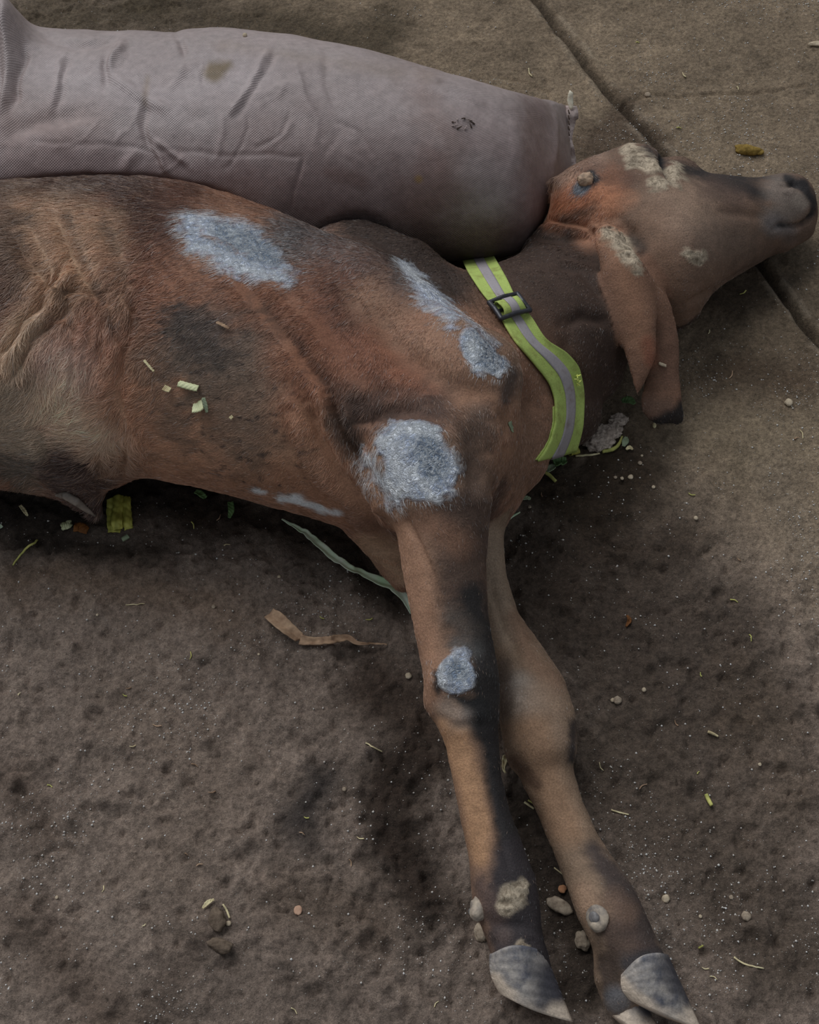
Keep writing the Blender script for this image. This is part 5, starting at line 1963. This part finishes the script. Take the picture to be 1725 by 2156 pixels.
blade('leaf_scrap', [(428, 1915), (440, 1902), (452, 1896)], [4, 10, 4], strawm, 'pale leaf scrap above the litter patch at lower left', 'leaf', .001, .3, .004)
stem('straw', [(470, 1905), (478, 1918), (484, 1934)], [2, 2.4, 2], strawm, 'straw standing in the litter patch at lower left', 'straw')
pebble('mud_chip', 628, 1918, 9, simple('pink_chip', (126, 100, 84), (158, 132, 114), .8), 'small pinkish chip on the soil at lower left', 'chip', .4, .3, 12, None, (.9, 1.2))
clodm = simple('dark_mud_clod', (58, 50, 43), (92, 82, 72), .95, 120, .15, .8, .003)
pebble('mud_clod', 458, 1938, 19, clodm, 'upper dark mud clod in the litter patch at lower left', 'clod', .5, .5, 31, None, (.9, 1.2), .2)
pebble('mud_clod', 466, 1992, 20, clodm, 'lower flat dark mud clod in the litter patch at lower left', 'clod', .4, .5, 33, None, (1.4, .7), -.3)
pebble('mud_chip', 482, 1945, 6, whitem, 'pale crumb beside the upper mud clod', 'chip', .6, .4, 34)
pebble('dung_lump', 1572, 320, 17, dungm, 'yellow brown dung lump on the slab above the muzzle', 'dung', .5, .5, 21, None, (1.6, .7), -.1)
pebble('dung_crumb', 1600, 323, 9, dungm, 'small dung crumb touching the dung lump', 'dung', .6, .4, 22)
pebble('pebble', 1364, 202, 7, stonem, 'small grey stone wedged in the side crack', 'stone', .6, .3, 23)
pebble('mud_chip', 1722, 94, 12, whitem, 'pale chip at the right edge of the slab', 'chip', .3, .4, 24, None, (1.6, .6))
pebble('mud_chip', 1465, 1092, 5, whitem, 'white pebble on the dark soil right of the chest', 'pebble', .7, .2, 25)
pebble('mud_chip', 1378, 897, 5, strawm, 'tan crumb just below the ear tip', 'chip', .7, .3, 26, None, (.8, 1.5))
blade('leaf_scrap', [(1320, 1298), (1325, 1308), (1318, 1322)], [4, 9, 3], brownbit, 'brown curled leaf scrap right of the lower foreleg', 'leaf', .001, .5, .003)
blade('leaf_scrap', [(1470, 1998), (1480, 1992)], [3, 3], strawg, 'olive fleck right of the lower hoof', 'leaf', .001, .2, .003)
pebble('pebble', 516, 76, 5, whitem, 'white crumb stuck on the top edge of the sack', 'pebble', .8, .2, 27, on=(SBVH,))
# pebbles that the photo does not tell apart
for k, (x, y, r) in enumerate([(1348, 976, 5), (1328, 1006, 6), (1310, 1008, 4), (1296, 1006, 4), (1376, 1026, 4), (1352, 960, 3), (450, 1278, 5), (588, 1215, 4), (1356, 1453, 5), (1300, 1476, 9), (1660, 850, 9), (1100, 1006, 6),
                               (1115, 1068, 4), (545, 1378, 3), (860, 1424, 7), (725, 1662, 5), (1290, 1475, 5), (1600, 1610, 4), (1540, 1890, 5), (1402, 1893, 9), (1475, 1930, 4), (1570, 1930, 10), (120, 1890, 4), (205, 1295, 3)]):
    pebble('pebble', x, y, r, whitem if k % 3 else stonem, 'small pale pebble lying on the bare soil', 'pebble', .6, .3, 40 + k, 'small pebbles on the soil')
for k in range(46):
    while True:
        x, y = rng.uniform(20, 1700), rng.uniform(20, 2130)
        h = hit(x, y, (BVH, SBVH, FBVH))
        if h and abs(h[0].z) < .03 and (y > 1050 or x > 1080) and not (y < 300 and x < 900):
            break
    an, ln = rng.uniform(0, 6.28), rng.uniform(7, 20)
    stem('straw_bit', [(x, y), (x + math.cos(an) * ln * .5, y + math.sin(an) * ln * .5), (x + math.cos(an + .3) * ln, y + math.sin(an + .3) * ln)], [rng.uniform(.9, 1.7), 1.2, .8],
         (strawm, strawg, huskm)[k % 3], 'tiny broken straw bit on the dirty floor', 'straw', 0, 'tiny straw bits on the floor')

# --- sand grains: one uncountable scatter
NG = 42000
gv, gf = [], []
oct_v = np.array([(1, 0, 0), (-1, 0, 0), (0, 1, 0), (0, -1, 0), (0, 0, 1), (0, 0, -1)], float)
oct_f = np.array([(0, 2, 4), (2, 1, 4), (1, 3, 4), (3, 0, 4), (2, 0, 5), (1, 2, 5), (3, 1, 5), (0, 3, 5)])
gx = rng.uniform(-.9, .9, NG * 3)
gy = rng.uniform(.3, 2.2, NG * 3)
gp = np.stack([gx, gy, 0 * gx], 1)
dens = .10 + .9 * smooth(.0, .55, fbm(gp, 7, 4, 300)) * (.4 + .6 * smooth(-.3, .4, fbm(gp, 30, 2, 305)))
gu, gvv, _ = proj(np.stack([gx, gy, 0 * gx], 1))
dens *= np.where((gvv < 560) & (gu < 1250), .35, 1.0)
occ = np.zeros((260, 260), bool)
low = np.concatenate([B[B[:, 2] < .06], SV[SV[:, 2] < .06]])
occ[np.clip(((low[:, 0] + 1.3) / .01).astype(int), 0, 259), np.clip((low[:, 1] / .01).astype(int), 0, 259)] = True
dens *= ~occ[((gx + 1.3) / .01).astype(int), (gy / .01).astype(int)]
kp = np.where(rng.random(NG * 3) < dens)[0][:NG]
gz = floor_relief(np.stack([gx[kp], gy[kp], 0 * kp], 1))[0]
sz = .00046 + .0013 * rng.random(len(kp)) ** 4
rot = rng.normal(0, .35, (len(kp), 6, 3))
allv = (oct_v[None] * (1 + rot * .6)) * sz[:, None, None] + np.stack([gx[kp], gy[kp], gz + sz * .4], 1)[:, None]
allf = oct_f[None] + (np.arange(len(kp)) * 6)[:, None, None]
gm = simple('pale_sand_grain', (140, 132, 120), (214, 206, 194), .85, 300)
grains = mesh_np('sand_grains', allv.reshape(-1, 3), allf.reshape(-1, 3), gm, None, False)
tag(grains, 'pale sand grains scattered over the dirty floor', 'sand', kind='stuff')
